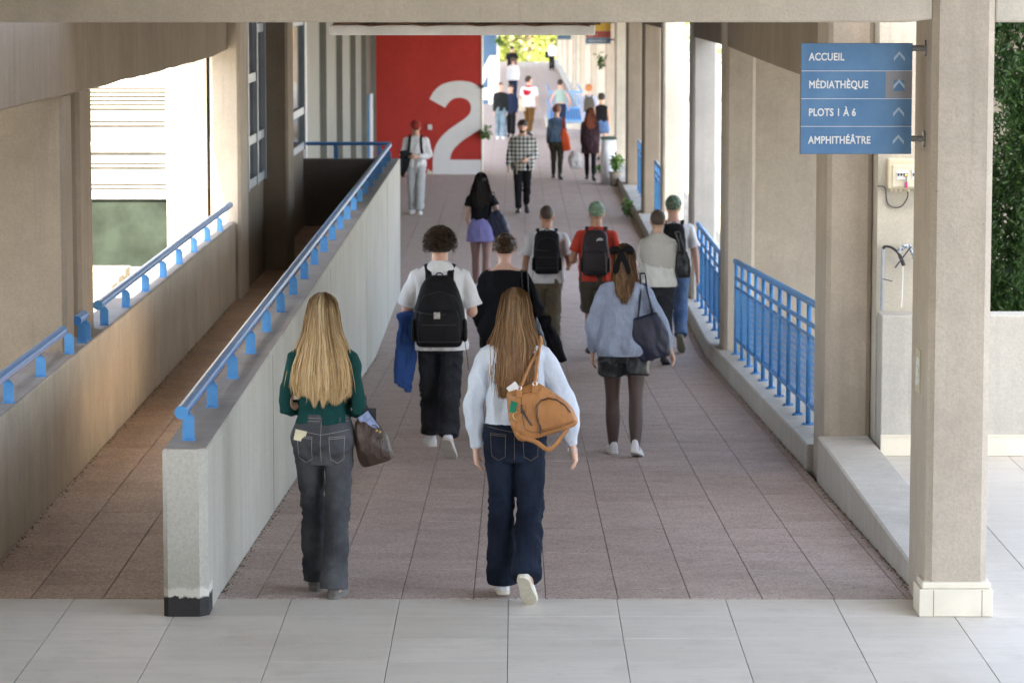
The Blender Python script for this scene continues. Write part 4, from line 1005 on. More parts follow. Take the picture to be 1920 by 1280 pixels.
        for y, w, t_ in L_:
            for k in range(n):
                a = k*2*math.pi/n; z = math.sin(a)
                for_v.append(xf((math.cos(a)*w*H*big, y*H, -h+.012*H + (t_*H*z if z > 0 else .008*H*z))))
        m_ = len(L_)
        f = [(j*n+k, j*n+(k+1) % n, (j+1)*n+(k+1) % n, (j+1)*n+k) for j in range(m_-1) for k in range(n)] + [tuple(range(n-1, -1, -1)), tuple(range((m_-1)*n, m_*n))]
        mb.add(for_v, f); me = fuse(mb, .006 if s.vox < .009 else .009, 2)
        o = link(name, me, mat, root, True)
        out = []
        for y, w in ((-.042, .008), (-.036, .017), (-.02, .0215), (.01, .0215), (.04, .024), (.07, .0275), (.095, .025), (.114, .016), (.121, .006)): out.append((y, w))
        pl_ = [(w*H*big, y*H) for y, w in out] + [(-w*H*big, y*H) for y, w in reversed(out)]
        v = [xf((x, y, -h-.002)) for x, y in pl_] + [xf((x*1.02, y, -h+.014*H)) for x, y in pl_]; n = len(pl_)
        so = MB().add(v, [tuple(range(n-1, -1, -1)), tuple(range(n, 2*n))]+[(k, (k+1) % n, n+(k+1) % n, n+k) for k in range(n)]).obj('sole', solem, o, bevel=.003)
        return o
def strands(s, root, mat, prof, n, top=(0, .0), spread=1.0, seg=14, r=.0011, wav=.004, curlf=9, front=.25, seed=0, name='hair', tipvar=.05, extra=None, clump=.0, parting=.0):
    """prof: (z fraction, half width m, back offset m) from crown to tips; strands flow over the skull then hang"""
    rs_ = np.random.RandomState(seed); V = []; F = []; T = []; A = []
    zs = [p[0] for p in prof]
    th_c = rs_.rand(60)*2-1
    for i in range(n):
        t0 = rs_.rand(); th = (rs_.rand()*2-1)*math.pi*.5*(1+front); lay = rs_.rand()
        if clump: k = int((th/math.pi+1)*23); th = th*(1-clump)+((k+.5)/23-1)*math.pi*clump if rs_.rand() < .6 else th
        ph = rs_.rand()*6.28; zend = zs[-1] + (rs_.rand()-.3)*tipvar*.6 + .28*tipvar*math.sin(th*13+seed+math.sin(th*5)*2) + .035*abs(math.sin(th))**2
        pts = []
        for j in range(seg+1):
            u = j/seg; z = zs[0] + (zend-zs[0])*(u**1.35 if u < 1 else 1)
            w, bk = interp([(-q[0],)+q[1:] for q in prof], -z)
            thh = th*(1 - .25*max(0, .94-z)/.4) if abs(th) > 1.2 else th
            sc_ = 1.02 - .09*lay*(1 if z < .93 else .25)
            x = w*math.sin(thh)*sc_; y = -bk*math.cos(thh)*sc_ - .004
            if z > .93: x, y = w*math.sin(th)*sc_, -bk*math.cos(th)*sc_
            x += math.sin(z*curlf*6+ph)*wav*(u) + rs_.randn()*.0008; y += math.cos(z*curlf*5+ph*2)*wav*.6*u
            if parting and z > .97: x += math.copysign(.003, th)
            pts.append(s.headx(Vector((x*spread, y, z*s.H))) if z > .90 else s.up(Vector((x*spread, y, z*s.H))).lerp(s.headx(Vector((x*spread, y, z*s.H))), max(0, (z-.84)/.06)))
        b0 = len(V); tint = rs_.rand()*.5+.28*(.5+.5*math.sin(th*17+seed+2*math.sin(th*7)))+.22*(.5+.5*math.sin(th*47+seed*2+lay*3))
        if rs_.rand() < .05:
            fx, fy = rs_.randn()*.022, -abs(rs_.randn())*.010
            pts = [p+Vector((fx*(j/seg)**1.5, fy*(j/seg), 0)) for j, p in enumerate(pts)]
        for j, p in enumerate(pts):
            t_ = (pts[min(j+1, seg)]-pts[max(j-1, 0)]).normalized(); sd_ = t_.cross(Vector((0, -1, 0)));
            sd_ = sd_.normalized() if sd_.length > .01 else Vector((1, 0, 0))
            w_ = r*(1.3 if j < seg-2 else (.9 if j < seg else .15)); nrm = t_.cross(sd_).normalized()
            V += [p-sd_*w_, p+nrm*w_*.7, p+sd_*w_]; T += [tint]*3; A += [min(1, j/seg*1.15)]*3
        for j in range(seg):
            q = b0+j*3; F += [(q, q+1, q+4, q+3), (q+1, q+2, q+5, q+4)]
    me = bpy.data.meshes.new('strands'); me.from_pydata([tuple(v) for v in V], [], F)
    a1 = me.attributes.new('tint', 'FLOAT', 'POINT'); a1.data.foreach_set('value', T); a2 = me.attributes.new('along', 'FLOAT', 'POINT'); a2.data.foreach_set('value', A)
    return link(name, me, mat, root, True)
def cap(s, root, mat, grow=.010, lump=.0, seed=0, zs=1.0, back=.010, low=.895, name='hair', lf=26, vox=None, extra=None, top=0):
    H = s.H; mb = MB(); g_ = grow/H
    hd = [(low, .030+g_*.6, .034+g_*.6, -.016-back), (low+.02, .0385+g_, .043+g_, -.010-back), (.945, .0445+g_, .053+g_, -.006-back*.6), (.965, .0425+g_, .052+g_, -.003), (.982+g_*.5, .034+g_, .043+g_, 0), (.994+g_+top/H*.6, .018+g_, .024+g_, 0), (1.0+g_+top/H, .006, .008, 0)]
    stack(mb, [(z*H, a*H, b_*H, 0, cy*H) for z, a, b_, cy in hd], 20, 2.1, 2, s.headx)
    if extra: extra(mb)
    def fo(c):
        return lump*((1-2*abs(nz(c[0]*lf+seed, c[1]*lf, c[2]*lf)))*.9 + nz(c[0]*lf*2.3, c[1]*lf*2.3+seed, c[2]*lf*2.3)*.7)
    me = fuse(mb, vox or min(s.vox, .008), 1, fo if lump else None)
    n = len(me.vertices); a1 = me.attributes.new('tint', 'FLOAT', 'POINT'); a1.data.foreach_set('value', np.clip(.5+.25*np.random.randn(n), 0, 1)); a2 = me.attributes.new('along', 'FLOAT', 'POINT'); a2.data.foreach_set('value', np.zeros(n))
    return link(name, me, mat, root, True)
def curls(s, root, mat, n, R0, seed=0, r=.0016, amp=.006, ln=.05, low=.90, parent=None, name='curls'):
    """short curly locks standing off the cap"""
    rs_ = np.random.RandomState(seed); V = []; F = []; T = []; A = []; H = s.H
    for i in range(n):
        th = rs_.rand()*6.283; cz = rs_.rand()*1.5-.5; 
        if math.sin(th) > .2 and cz < .35: continue
        q = math.sqrt(max(0, 1-cz*cz)); d = Vector((q*math.cos(th), q*math.sin(th), cz)); base = Vector((d.x*.046*H, d.y*.056*H-.008*H, .948*H+d.z*.048*H)) + d*R0*.6
        ph = rs_.rand()*6.28; side = d.cross(Vector((rs_.randn(), rs_.randn(), rs_.randn()))).normalized(); up2 = d.cross(side); L_ = ln*(.6+.8*rs_.rand()); b0 = len(V); tt = rs_.rand()
        for j in range(9):
            u = j/8; p = base + d*L_*(u*.6) + side*(math.sin(u*9+ph)*amp+u*L_*.35) + up2*math.cos(u*9+ph)*amp - Vector((0, 0, u*u*.4*L_))
            p = s.headx(p); w = r*(1 if j < 7 else .4)
            V += [p+side*w, p-side*w*.5+up2*w, p-side*w*.5-up2*w]; T += [tt]*3; A += [u]*3
        for j in range(8):
            q_ = b0+j*3
            for k in range(3): F.append((q_+k, q_+(k+1) % 3, q_+3+(k+1) % 3, q_+3+k))
    me = bpy.data.meshes.new('curls'); me.from_pydata([tuple(v) for v in V], [], F)
    a1 = me.attributes.new('tint', 'FLOAT', 'POINT'); a1.data.foreach_set('value', T); a2 = me.attributes.new('along', 'FLOAT', 'POINT'); a2.data.foreach_set('value', A)
    return link(name, me, mat, parent or root, True)
def draw_on(obs, lines, r, mat, name, parent, off=.002, flat=.5, dirn=(0, 1, 0), closed=False, step=.012):
    """lay thin cords or stitches on surfaces, seen from behind (lines are (x,z) lists in local space)"""
    trees = []
    for ob in obs:
        me = ob.data; trees.append(BVHTree.FromPolygons([v.co for v in me.vertices], [tuple(p.vertices) for p in me.polygons]))
    mb = MB(); D = Vector(dirn)
    for ln in lines:
        pts = []; 
        for a, b_ in zip(ln, ln[1:]):
            d = math.dist(a, b_); k = max(1, int(d/step))
            pts += [(a[0]+(b_[0]-a[0])*i/k, a[1]+(b_[1]-a[1])*i/k) for i in range(k)]
        pts.append(ln[-1]); out = []
        for x, z in pts:
            best = None
            for tr in trees:
                h = tr.ray_cast(Vector((x, -1, z)) if D.y > 0 else Vector((x, 1, z)), D)
                if h[0] is not None and (best is None or h[3] < best[1]): best = (h[0], h[3])
            if best: out.append(best[0]-D*off)
        if len(out) > 1: mb.tube(out, r, 6)
    return mb.obj(name, mat, parent) if mb.v else None
def facepts(s, root, brow=(.05, .03, .02), lips=(.40, .16, .14), beard=None):
    H = s.H; wm = M['white_eye']; 
    for sg in (-1, 1):
        c_ = s.headx(Vector((sg*.0175*H, .0505*H, .934*H))); mb = MB(); ball(mb, c_, (.0075*H, .004*H, .004*H), 8); e = mb.obj('eye', M['dark_eye'], root, smooth=True)
        mb = MB(); limb(mb, [s.headx(Vector((sg*.008*H, .0565*H, .9435*H))), s.headx(Vector((sg*.018*H, .0555*H, .9455*H))), s.headx(Vector((sg*.029*H, .049*H, .943*H)))], [.0018*H]*3, n=6, sub=2); mb.obj('eyebrow', simple('brow', brow), root)
    mb = MB(); limb(mb, [s.headx(Vector((-.013*H, .052*H, .8965*H))), s.headx(Vector((0, .0575*H, .898*H))), s.headx(Vector((.013*H, .052*H, .8965*H)))], [.001*H, .003*H, .001*H], n=8, sub=2); mb.obj('mouth', simple('lips', lips, .5), root)
    if beard:
        mb = MB(); stack(mb, [(.866*H, .016*H, .022*H, 0, .036*H), (.878*H, .031*H, .037*H, 0, .0215*H), (.892*H, .0365*H, .0445*H, 0, .0145*H), (.9035*H, .0385*H, .046*H, 0, .0098*H)], 20, 2.1, 2, s.headx)
        link('beard', fuse(mb, .009, 1), beard, root, True)
M['white_eye'] = simple('eye_white', (.6, .58, .55), .3); M['dark_eye'] = simple('dark_eye', (.05, .03, .02), .3)
def person(x, y, yaw, label, s, group=None):
    e = empty('person', (x, y, fz(y)+.002), R(yaw)); tag(e, label, 'person', group)
    link('body', s.body_mesh(), s.skin, e, True); return e
def held(name, at, label, cat, group=None):
    o = empty(name, at.location, at.rotation_euler.z); tag(o, label, cat, group); return o

# ------------------------------------------------------------------ bags
def softbox(mb, prof, n=24, ex=3.2, xf=None):
    stack(mb, prof, n, ex, 3, xf)
def backpack(s, at, label, mat, w=.30, d=.17, z0=.52, z1=.80, taper=.78, pocket=True, strapm=None, patch=None, tails=True, group='backpacks worn by students', vox=None, rnd=.85, fine=True):
    H = s.H; e = held('backpack', at, label, 'backpack', group); vx = vox or max(.007, s.vox)
    yb = -(.066*H+.012)
    def X(p): return s.up(p)
    mb = MB(); h = (z1-z0)*H; zz = z0*H
    stack(mb, [(zz, w*.36, d*.25, 0, yb-d*.42), (zz+h*.03, w*.44, d*.40, 0, yb-d*.46), (zz+h*.2, w*.5, d*.52, 0, yb-d*.5), (zz+h*.5, w*.5, d*.52, 0, yb-d*.5), (zz+h*.75, w*.5*(taper+1)/2, d*.45, 0, yb-d*.44), (zz+h*.92, w*.5*taper, d*.34, 0, yb-d*.34), (zz+h, w*.3*taper, d*.18, 0, yb-d*.24), (zz+h+.004, w*.1, d*.08, 0, yb-d*.24)], 28, 3.0, 3, X)
    b_ = link('main_bag', fuse(mb, vx, 2, lambda c: .006*nz(c[0]*9+zz, c[1]*9, c[2]*11)+.004*(1-2*abs(nz(c[0]*15, c[1]*15, c[2]*9)))), mat, e, True)
    if pocket:
        mb = MB(); stack(mb, [(zz+h*.06, w*.38, .03, 0, yb-d*.98), (zz+h*.12, w*.42, .04, 0, yb-d), (zz+h*.35, w*.42, .04, 0, yb-d), (zz+h*.5, w*.38, .03, 0, yb-d*.98), (zz+h*.54, w*.3, .012, 0, yb-d*.95)], 24, 3.5, 3, X)
        pk = link('front_pocket', fuse(mb, vx, 2, lambda c: .004*nz(c[0]*14, c[1]*9, c[2]*14)), mat, e, True)
        if fine:
            for sg in (-1, 1):
                mb = MB(); stack(mb, [(zz+h*.08, .012, d*.3, sg*w*.5, yb-d*.5), (zz+h*.12, .02, d*.34, sg*w*.51, yb-d*.5), (zz+h*.36, .016, d*.36, sg*w*.51, yb-d*.5), (zz+h*.4, .008, d*.34, sg*w*.5, yb-d*.5)], 16, 3, 2, X)
                link('side_pocket', fuse(mb, vx, 1), mat, e, True)
            draw_on([b_, pk], [[(-w*.44, zz+h*.58), (-w*.40, zz+h*.74), (-w*.3, zz+h*.86), (0, zz+h*.92), (w*.3, zz+h*.86), (w*.40, zz+h*.74), (w*.44, zz+h*.58)]], .0035, M['black'], 'zip', e, .003)
            draw_on([b_, pk], [[(-w*.34, zz+h*.46), (w*.34, zz+h*.46)], [(-w*.47, zz+h*.64), (-w*.1, zz+h*.60), (w*.15, zz+h*.60)], [(-w*.42, zz+h*.22), (w*.42, zz+h*.22)]], .005, M['black'], 'webbing', e, .002)
    sm_ = strapm or mat
    for sg in (-1, 1):
        sh = s.tor(.815)[0]*H*.62
        mb = MB(); p = [(sg*w*.22, yb-d*.15, zz+h*.9), (sg*sh*.85, -.050*H-.012, .808*H), (sg*sh, -.012*H, .842*H if not s.fem else .836*H), (sg*sh*1.02, .040*H+.016, .80*H), (sg*sh*1.1, .058*H+.022, .72*H), (sg*sh*1.35, .03*H+.02, .62*H), (sg*w*.46, yb-d*.3, zz+h*.12)]
        mb.tube([X(Vector(q)) for q in crv(p, 4)], .027, 8, flat=.28, ref=(sg*.0, 0, 1)); so = mb.obj('shoulder_strap', sm_, e, smooth=True)
    MB().tube([X(Vector(q)) for q in crv([(-.03, yb-d*.2, zz+h*.97), (-.02, yb-d*.2, zz+h*1.03), (.02, yb-d*.2, zz+h*1.03), (.03, yb-d*.2, zz+h*.97)], 3)], .006, 6).obj('grab_handle', sm_, e, smooth=True)
    if patch: pm, (px_, pz_, pw, phh) = patch; q = s.up(Vector((px_, yb-d*1.03-.035, zz+h*pz_))); MB().box(-pw/2, pw/2, -.006, .03, -phh/2, phh/2).obj('patch', pm, e).location = q
    if tails:
        for sg, l in ((1, .18), (-1, .1)):
            MB().tube([X(Vector(q)) for q in crv([(sg*w*.5, yb-d*.5, zz+h*.1), (sg*(w*.5+.02), yb-d*.5, zz-l*.4), (sg*(w*.5+.03), yb-d*.45, zz-l)], 3)], .009, 6, flat=.3).obj('strap_tail', sm_, e)
    return e
def tote(at, label, mat, name='tote_bag', c=(.2, -.03, .8), w=.30, h=.32, d=.12, rot=(0, 0, 0), top=None, strapw=.011, seed=2, amp=.01, group=None, shrink=.86, cat='bag', vox=.009, gap=.05, ex=2.6):
    e = held(name, at, label, cat, group); Rm = Matrix.Rotation(rot[2], 3, 'Z') @ Matrix.Rotation(rot[1], 3, 'Y') @ Matrix.Rotation(rot[0], 3, 'X'); C_ = Vector(c)
    X = lambda p: C_ + Rm @ p
    mb = MB(); stack(mb, [(-h/2, w*.40, d*.30, 0, 0), (-h*.46, w*.48, d*.45, 0, 0), (-h*.2, w*.51, d*.54, 0, 0), (h*.15, w*.48, d*.45, 0, 0), (h*.42, w*.5*shrink, d*.28, 0, 0), (h*.5, w*.49*shrink, d*.15, 0, 0)], 28, ex, 3, X)
    b_ = link('bag_body', fuse(mb, vox, 2, lambda q: amp*(nz(q[0]*11+seed, q[1]*11, q[2]*6) + .7*(1-2*abs(nz(q[0]*14+q[2]*7, q[1]*14+seed, q[2]*9)))-.3)), mat, e, True)
    if top is not None:
        for sg in (-1, 1):
            a = X(Vector((-w*.3*shrink, sg*d*.14, h*.48))); b2 = X(Vector((w*.3*shrink, sg*d*.14, h*.48))); T_ = Vector(top)+Vector((0, sg*.012, 0))
            MB().tube(crv([a, a.lerp(T_, .55)+Vector((0, 0, .0)), T_+Vector((-gap*.5, 0, -.01)), T_, T_+Vector((gap*.5, 0, -.01)), b2.lerp(T_, .55), b2], 4), strapw, 8, flat=.4).obj('strap', mat, e, smooth=True)
    return e, b_
def drape(at, label, mat, name, c, w, h, d, n=5, seed=1, rot=0, amp=.012, cat='garment', tilt=0, vox=.009, taper=.8):
    """cloth garment folded over an arm"""
    e = held(name, at, label, cat); Rm = Matrix.Rotation(rot, 3, 'Z') @ Matrix.Rotation(tilt, 3, 'Y'); C_ = Vector(c); X = lambda p: C_ + Rm @ p
    rs_ = random.Random(seed); mb = MB()
    for k in range(n):
        u = (k+.5)/n-.5; l = h*(.72+.36*rs_.random()); ww = w/n*.72
        limb(mb, [X(Vector((u*w*.8, 0, 0))), X(Vector((u*w*.95, -d*.15, -l*.3))), X(Vector((u*w*taper, d*.1*(k % 2), -l*.7))), X(Vector((u*w*taper*.9, 0, -l)))], [ww*.8, ww, ww*1.1, ww*.8], [d*.55, d*.5, d*.42, d*.25], 12, sub=3)
    limb(mb, [X(Vector((-w*.5, 0, -.02))), X(Vector((0, -.01, .012))), X(Vector((w*.5, 0, -.02)))], [d*.55]*3, [d*.5]*3, 12, side=(0, 1, 0))
    link('cloth', fuse(mb, vox, 2, lambda q: amp*(nz(q[0]*16+seed, q[1]*16, q[2]*5)+.6*(1-2*abs(nz(q[0]*12+q[2]*9, q[1]*12, q[2]*10+seed)))-.25)), mat, e, True); return e
# ------------------------------------------------------------------ materials of clothes
C_ = {}
C_['green_top'] = cloth('dark_green_jersey', (.008, .050, .047), .8)
C_['grey_denim'] = cloth('washed_grey_denim', (.052, .054, .062), .9, 320, .15, wear=(.125, .13, .14))
C_['navy_denim'] = cloth('dark_indigo_denim', (.009, .013, .025), .9, 320, .2, wear=(.022, .032, .055))
C_['blue_denim'] = cloth('mid_blue_denim', (.07, .13, .27), .9, 320, .2, wear=(.16, .24, .38))
C_['light_denim'] = cloth('light_denim', (.13, .19, .24), .9, 300, .2, wear=(.30, .37, .42))
C_['sky_shirt'] = cloth('pale_blue_cotton', (.58, .64, .74), .8, 300, .04)
C_['blouse'] = cloth('crinkled_blue_blouse', (.33, .39, .52), .85, 120, .14, .004)
C_['white'] = cloth('white_cotton', (.78, .79, .82), .85, 260, .03)
C_['offwhite'] = cloth('off_white_cotton', (.64, .64, .60), .85, 260, .05)
C_['black'] = cloth('black_cotton', (.012, .012, .014), .9, 260, .2)
C_['softblack'] = cloth('faded_black_denim', (.022, .023, .027), .9, 260, .25, wear=(.045, .048, .06))
C_['pack'] = cloth('black_nylon', (.010, .010, .012), .7, 400, .2, .001, spec=.2)
C_['packbrown'] = cloth('charcoal_plum_nylon', (.028, .021, .024), .6, 400, .2, .001, spec=.4)
C_['leather'] = cloth('black_leather', (.012, .015, .018), .33, 90, .15, .002, spec=.5)
C_['tan'] = cloth('tan_leather', (.40, .18, .06), .5, 70, .14, .002, wear=(.31, .13, .042), spec=.4)
C_['brownleather'] = cloth('dark_brown_leather', (.045, .024, .016), .4, 70, .3, .003, spec=.5)
C_['navybag'] = cloth('navy_nylon', (.016, .02, .045), .45, 200, .2, .001, spec=.45)
C_['khaki'] = cloth('khaki_cotton', (.13, .11, .075), .9, 260, .1)
C_['olive'] = cloth('olive_grey_cotton', (.085, .078, .062), .9, 260, .1)
C_['red'] = cloth('coral_red_cotton', (.58, .07, .045), .85, 260, .06)
C_['crimson'] = cloth('crimson_knit', (.45, .01, .03), .9, 200, .08)
C_['lilac'] = cloth('lilac_cotton', (.24, .23, .50), .85, 260, .06)
C_['denimjacket'] = cloth('faded_denim_jacket', (.06, .10, .16), .9, 200, .25, wear=(.13, .18, .24))
C_['orange'] = cloth('orange_red_canvas', (.65, .10, .03), .7, 200, .12)
C_['plastic'] = cloth('white_carrier_plastic', (.66, .66, .65), .35, 60, .08, .004, spec=.5)
C_['cream'] = cloth('cream_canvas', (.60, .55, .44), .85, 200, .06)
C_['sweat'] = cloth('royal_blue_fleece', (.035, .085, .27), .95, 200, .12, .002)
C_['charcoal'] = cloth('charcoal_cloth', (.016, .019, .021), .9, 200, .15)
C_['mint'] = cloth('mint_ribbed', (.33, .46, .44), .85, 120, .05)
C_['brownpants'] = cloth('tobacco_corduroy', (.17, .09, .03), .9, 120, .12)
C_['palegrey'] = cloth('pale_grey_cotton', (.50, .52, .54), .85, 200, .05)
C_['darkolive'] = cloth('dark_olive_cotton', (.045, .042, .03), .9, 200, .1)
C_['navy'] = cloth('navy_cotton', (.02, .03, .07), .9, 200, .1)
C_['dkgreenpants'] = cloth('bottle_green_cloth', (.01, .035, .035), .9, 200, .1)
C_['sheer'] = cloth('sheer_black_tights', (.085, .055, .05), .5, 500, .12, .0003, spec=.4)
C_['nude'] = cloth('sheer_nude_tights', (.30, .19, .17), .5, 500, .1, .0003)
C_['dress'] = cloth('dark_patterned_dress', (.035, .02, .025), .9, 28, .5, .002)
def checker(name, a, b_, sc=22):
    m, t, b = newmat(name, .85); p = coords(t, 'obj', (sc, sc*.0+1, sc)); w = []
    sep = t.nodes.new('ShaderNodeSeparateXYZ'); t.links.new(p, sep.inputs[0]); fs = []
    for i in (0, 2):
        n = t.nodes.new('ShaderNodeMath'); n.operation = 'SINE'; t.links.new(sep.outputs[i], n.inputs[0]); n.inputs[0].default_value = 0
        m2 = t.nodes.new('ShaderNodeMath'); m2.operation = 'MULTIPLY'; t.links.new(sep.outputs[i], m2.inputs[0]); m2.inputs[1].default_value = 6.283; t.links.new(m2.outputs[0], n.inputs[0])
        fs.append(ramp(t, n.outputs[0], -.1, .1, 0, 1))
    s_ = t.nodes.new('ShaderNodeMath'); s_.operation = 'ADD'; t.links.new(fs[0], s_.inputs[0]); t.links.new(fs[1], s_.inputs[1])
    c = mixc(t, ramp(t, s_.outputs[0], 0, 1), a, tuple((x+y)/2*.8 for x, y in zip(a, b_))); c = mixc(t, ramp(t, s_.outputs[0], 1, 2), c, b_)
    t.links.new(c, b.inputs['Base Color']); return m
C_['check'] = checker('black_white_check', (.035, .022, .024), (.60, .64, .60), 13)
C_['print'] = checker('blue_white_print', (.66, .68, .74), (.09, .14, .36), 26)
def ribbed():
    m, t, b = newmat('ribbed_beige_knit', .95); w = t.nodes.new('ShaderNodeTexWave'); w.inputs['Scale'].default_value = 24; w.bands_direction = 'DIAGONAL'
    p = coords(t, 'obj', (.55, .2, 1)); t.links.new(p, w.inputs['Vector']); w.inputs['Distortion'].default_value = 1.2
    c = mixc(t, w.outputs['Fac'], (.36, .345, .30), (.58, .56, .51)); t.links.new(c, b.inputs['Base Color']); bump(t, b, w.outputs['Fac'], .6, .004); return m
C_['knit'] = ribbed()
solew = simple('white_rubber', (.70, .70, .66), .6, .05, 30); solec = simple('cream_rubber', (.66, .62, .50), .6, .06, 30); soleg = simple('grey_rubber', (.16, .15, .14), .7); soleb = simple('black_sole', (.02, .02, .02), .7)
shw = simple('white_sneaker', (.72, .73, .76), .5, .04, 20); shc = simple('cream_sneaker', (.68, .66, .58), .5, .05, 20); shb = simple('black_shoe', (.015, .015, .017), .5); shg = simple('taupe_shoe', (.13, .12, .11), .6); sho = simple('olive_sneaker', (.22, .23, .16), .7)
stitch = simple('pale_stitching', (.34, .32, .30), .8); stitchg = simple('ochre_stitching', (.16, .13, .10), .8); brass = simple('brass_fitting', (.65, .45, .15), .3, metal=.9); silver = simple('silver_metal', (.6, .6, .6), .3, metal=.9)
H_ = {}
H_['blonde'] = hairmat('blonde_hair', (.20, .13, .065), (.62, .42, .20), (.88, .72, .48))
H_['brown'] = hairmat('light_brown_hair', (.15, .095, .05), (.25, .125, .05), (.46, .29, .15))
H_['darkbrown'] = hairmat('dark_brown_hair', (.025, .015, .009), (.05, .028, .016), (.10, .058, .032))
H_['black'] = hairmat('black_hair', (.008, .007, .007), (.018, .012, .011), (.04, .028, .025))
H_['highlight'] = hairmat('brown_hair_with_highlights', (.06, .04, .028), (.16, .085, .04), (.42, .26, .13))
H_['auburn'] = hairmat('auburn_hair', (.03, .015, .012), (.20, .045, .02), (.25, .07, .03))
H_['auburnish'] = hairmat('warm_brown_hair', (.05, .026, .014), (.12, .06, .03), (.20, .11, .06))
B_ = {}
B_['dark'] = blobhair('dark_short_hair', (.016, .010, .007), (.05, .031, .02)); B_['brown'] = blobhair('brown_short_hair', (.06, .035, .02), (.14, .085, .05)); B_['green'] = blobhair('dyed_green_hair', (.10, .17, .11), (.30, .44, .30))
B_['darkgreen'] = blobhair('grown_out_green_hair', (.035, .045, .03), (.18, .30, .19)); B_['buzz'] = blobhair('cropped_dark_hair', (.05, .032, .022), (.09, .06, .04), 90); B_['orange'] = blobhair('orange_hair', (.33, .11, .03), (.60, .25, .08)); B_['rust'] = blobhair('rust_brown_hair', (.12, .04, .02), (.20, .075, .035))
def wear(s, e, nm, me, mat): return link(nm, me, mat, e, True)
def jeans_details(s, e, j, sm, wz=.60, w=.10):
    H = s.H; z1 = wz*H+s.dz; b0 = (wz-.035)*H+s.dz; L_ = []
    for sg in (-1, 1):
        x0, x1 = sg*.028*H, sg*.078*H; zt_ = (wz-.062)*H+s.dz; zb2 = zt_-.075*H
        L_ += [[(x0, zt_), (x1, zt_+.004)], [(x0, zt_), (x0+sg*.004, zb2), ((x0+x1)/2, zb2-.022), (x1-sg*.006, zb2+.004), (x1, zt_+.004)], [(x0, zt_-.009), (x1, zt_-.005)]]
        L_ += [[(0, (wz-.055)*H+s.dz), (sg*.09*H, (wz-.04)*H+s.dz)]]
    L_ += [[(0, z1-.005), (0, .455*H+s.dz)], [(-.12*H, b0+.022*H), (.12*H, b0+.022*H)], [(-.12*H, z1-.006), (.12*H, z1-.006)]]
    draw_on([j], L_, .0011, sm, 'stitching', j, .0005, step=.01)
    lp_ = [[(x, b0+.020*H), (x, z1-.002)] for x in (-.06*H, 0, .06*H)]
    draw_on([j], lp_, .0055, j.data.materials[0], 'belt_loops', j, .001)

# ------------------------------------------------------------------ the two women in front
s = Body(H=1.69, fem=True, L=(13, 6), Rr=(-7, 4), pl=0, pr=0, AL=((-.20, .02, -1), (.80, .62, .12), (0, 0, 1)), AR=((.16, -.04, -1), (-.60, .80, .1), (0, 0, 1)), head=(0, 4), lean=1, skinm='fair', vox=.0065)
e = person(-1.07, 17.62, -4, 'woman with long straight blonde hair, dark green top and grey jeans walking away, arms crossed', s)
wear(s, e, 'top', s.top_mesh(hem=.575, off=.006, boxy=.15, hemx=.004, sleeve='long', sr=.006, cuff=.004, amp=.008, seed=4, neck=.835), C_['green_top'])
j = wear(s, e, 'jeans', s.pants_mesh(waist=.605, hem=1.0, off=.007, leg=(.053, .046, .0415, .043, .043), amp=.009, seed=11), C_['grey_denim'])
jeans_details(s, e, j, stitch)
s.shoe(e, 0, shg, soleg); s.shoe(e, 1, shg, soleg)
cap(s, e, H_['blonde'], grow=.003, back=.008, low=.905, name='hair_cap')
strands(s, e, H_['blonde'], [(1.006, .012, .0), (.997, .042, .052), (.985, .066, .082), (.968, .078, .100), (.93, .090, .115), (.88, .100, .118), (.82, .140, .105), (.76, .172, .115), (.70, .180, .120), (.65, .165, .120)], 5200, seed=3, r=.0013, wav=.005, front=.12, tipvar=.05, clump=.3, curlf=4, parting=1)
# phone card in the back pocket
q = MB().box(-.032, .032, -.006, .006, -.03, .03).obj('card_wallet', simple('cream_card', (.66, .60, .42), .5), e, bevel=.003); q.location = (-.115, -.118, .905); q.rotation_euler = (0, R(12), 0)
tb, bb = tote(e, 'dark brown slouchy leather drawstring bag hanging at the blonde woman\'s elbow', C_['brownleather'], 'handbag', c=(.268, -.01, .865), w=.185, h=.26, d=.15, rot=(0, R(-16), R(8)), top=(.20, .04, 1.11), strapw=.014, seed=6, amp=.013, shrink=.62, ex=2.2, cat='handbag', vox=.007)
MB().box(-.05, .05, -.008, .008, -.07, .07).obj('notebook', simple('dark_cover', (.02, .022, .03), .4), tb).location = (.248, -.03, .980)
q = MB().box(-.035, .035, -.005, .005, -.055, .055).obj('paper_folder', simple('blue_white_paper', (.20, .25, .42), .5, .6, 20), tb); q.location = (.256, -.05, .972); q.rotation_euler = (0, R(-35), 0)
for dx in (0, .018): m_ = MB(); ball(m_, (.308+dx, -.105, .935-dx*.4), .0075, 8); m_.obj('bead', brass, tb, smooth=True)
MB().tube(crv([(.285, -.095, .965), (.308, -.11, .96), (.328, -.105, .925), (.342, -.095, .87)], 4), .003, 6).obj('drawstring', C_['brownleather'], tb)

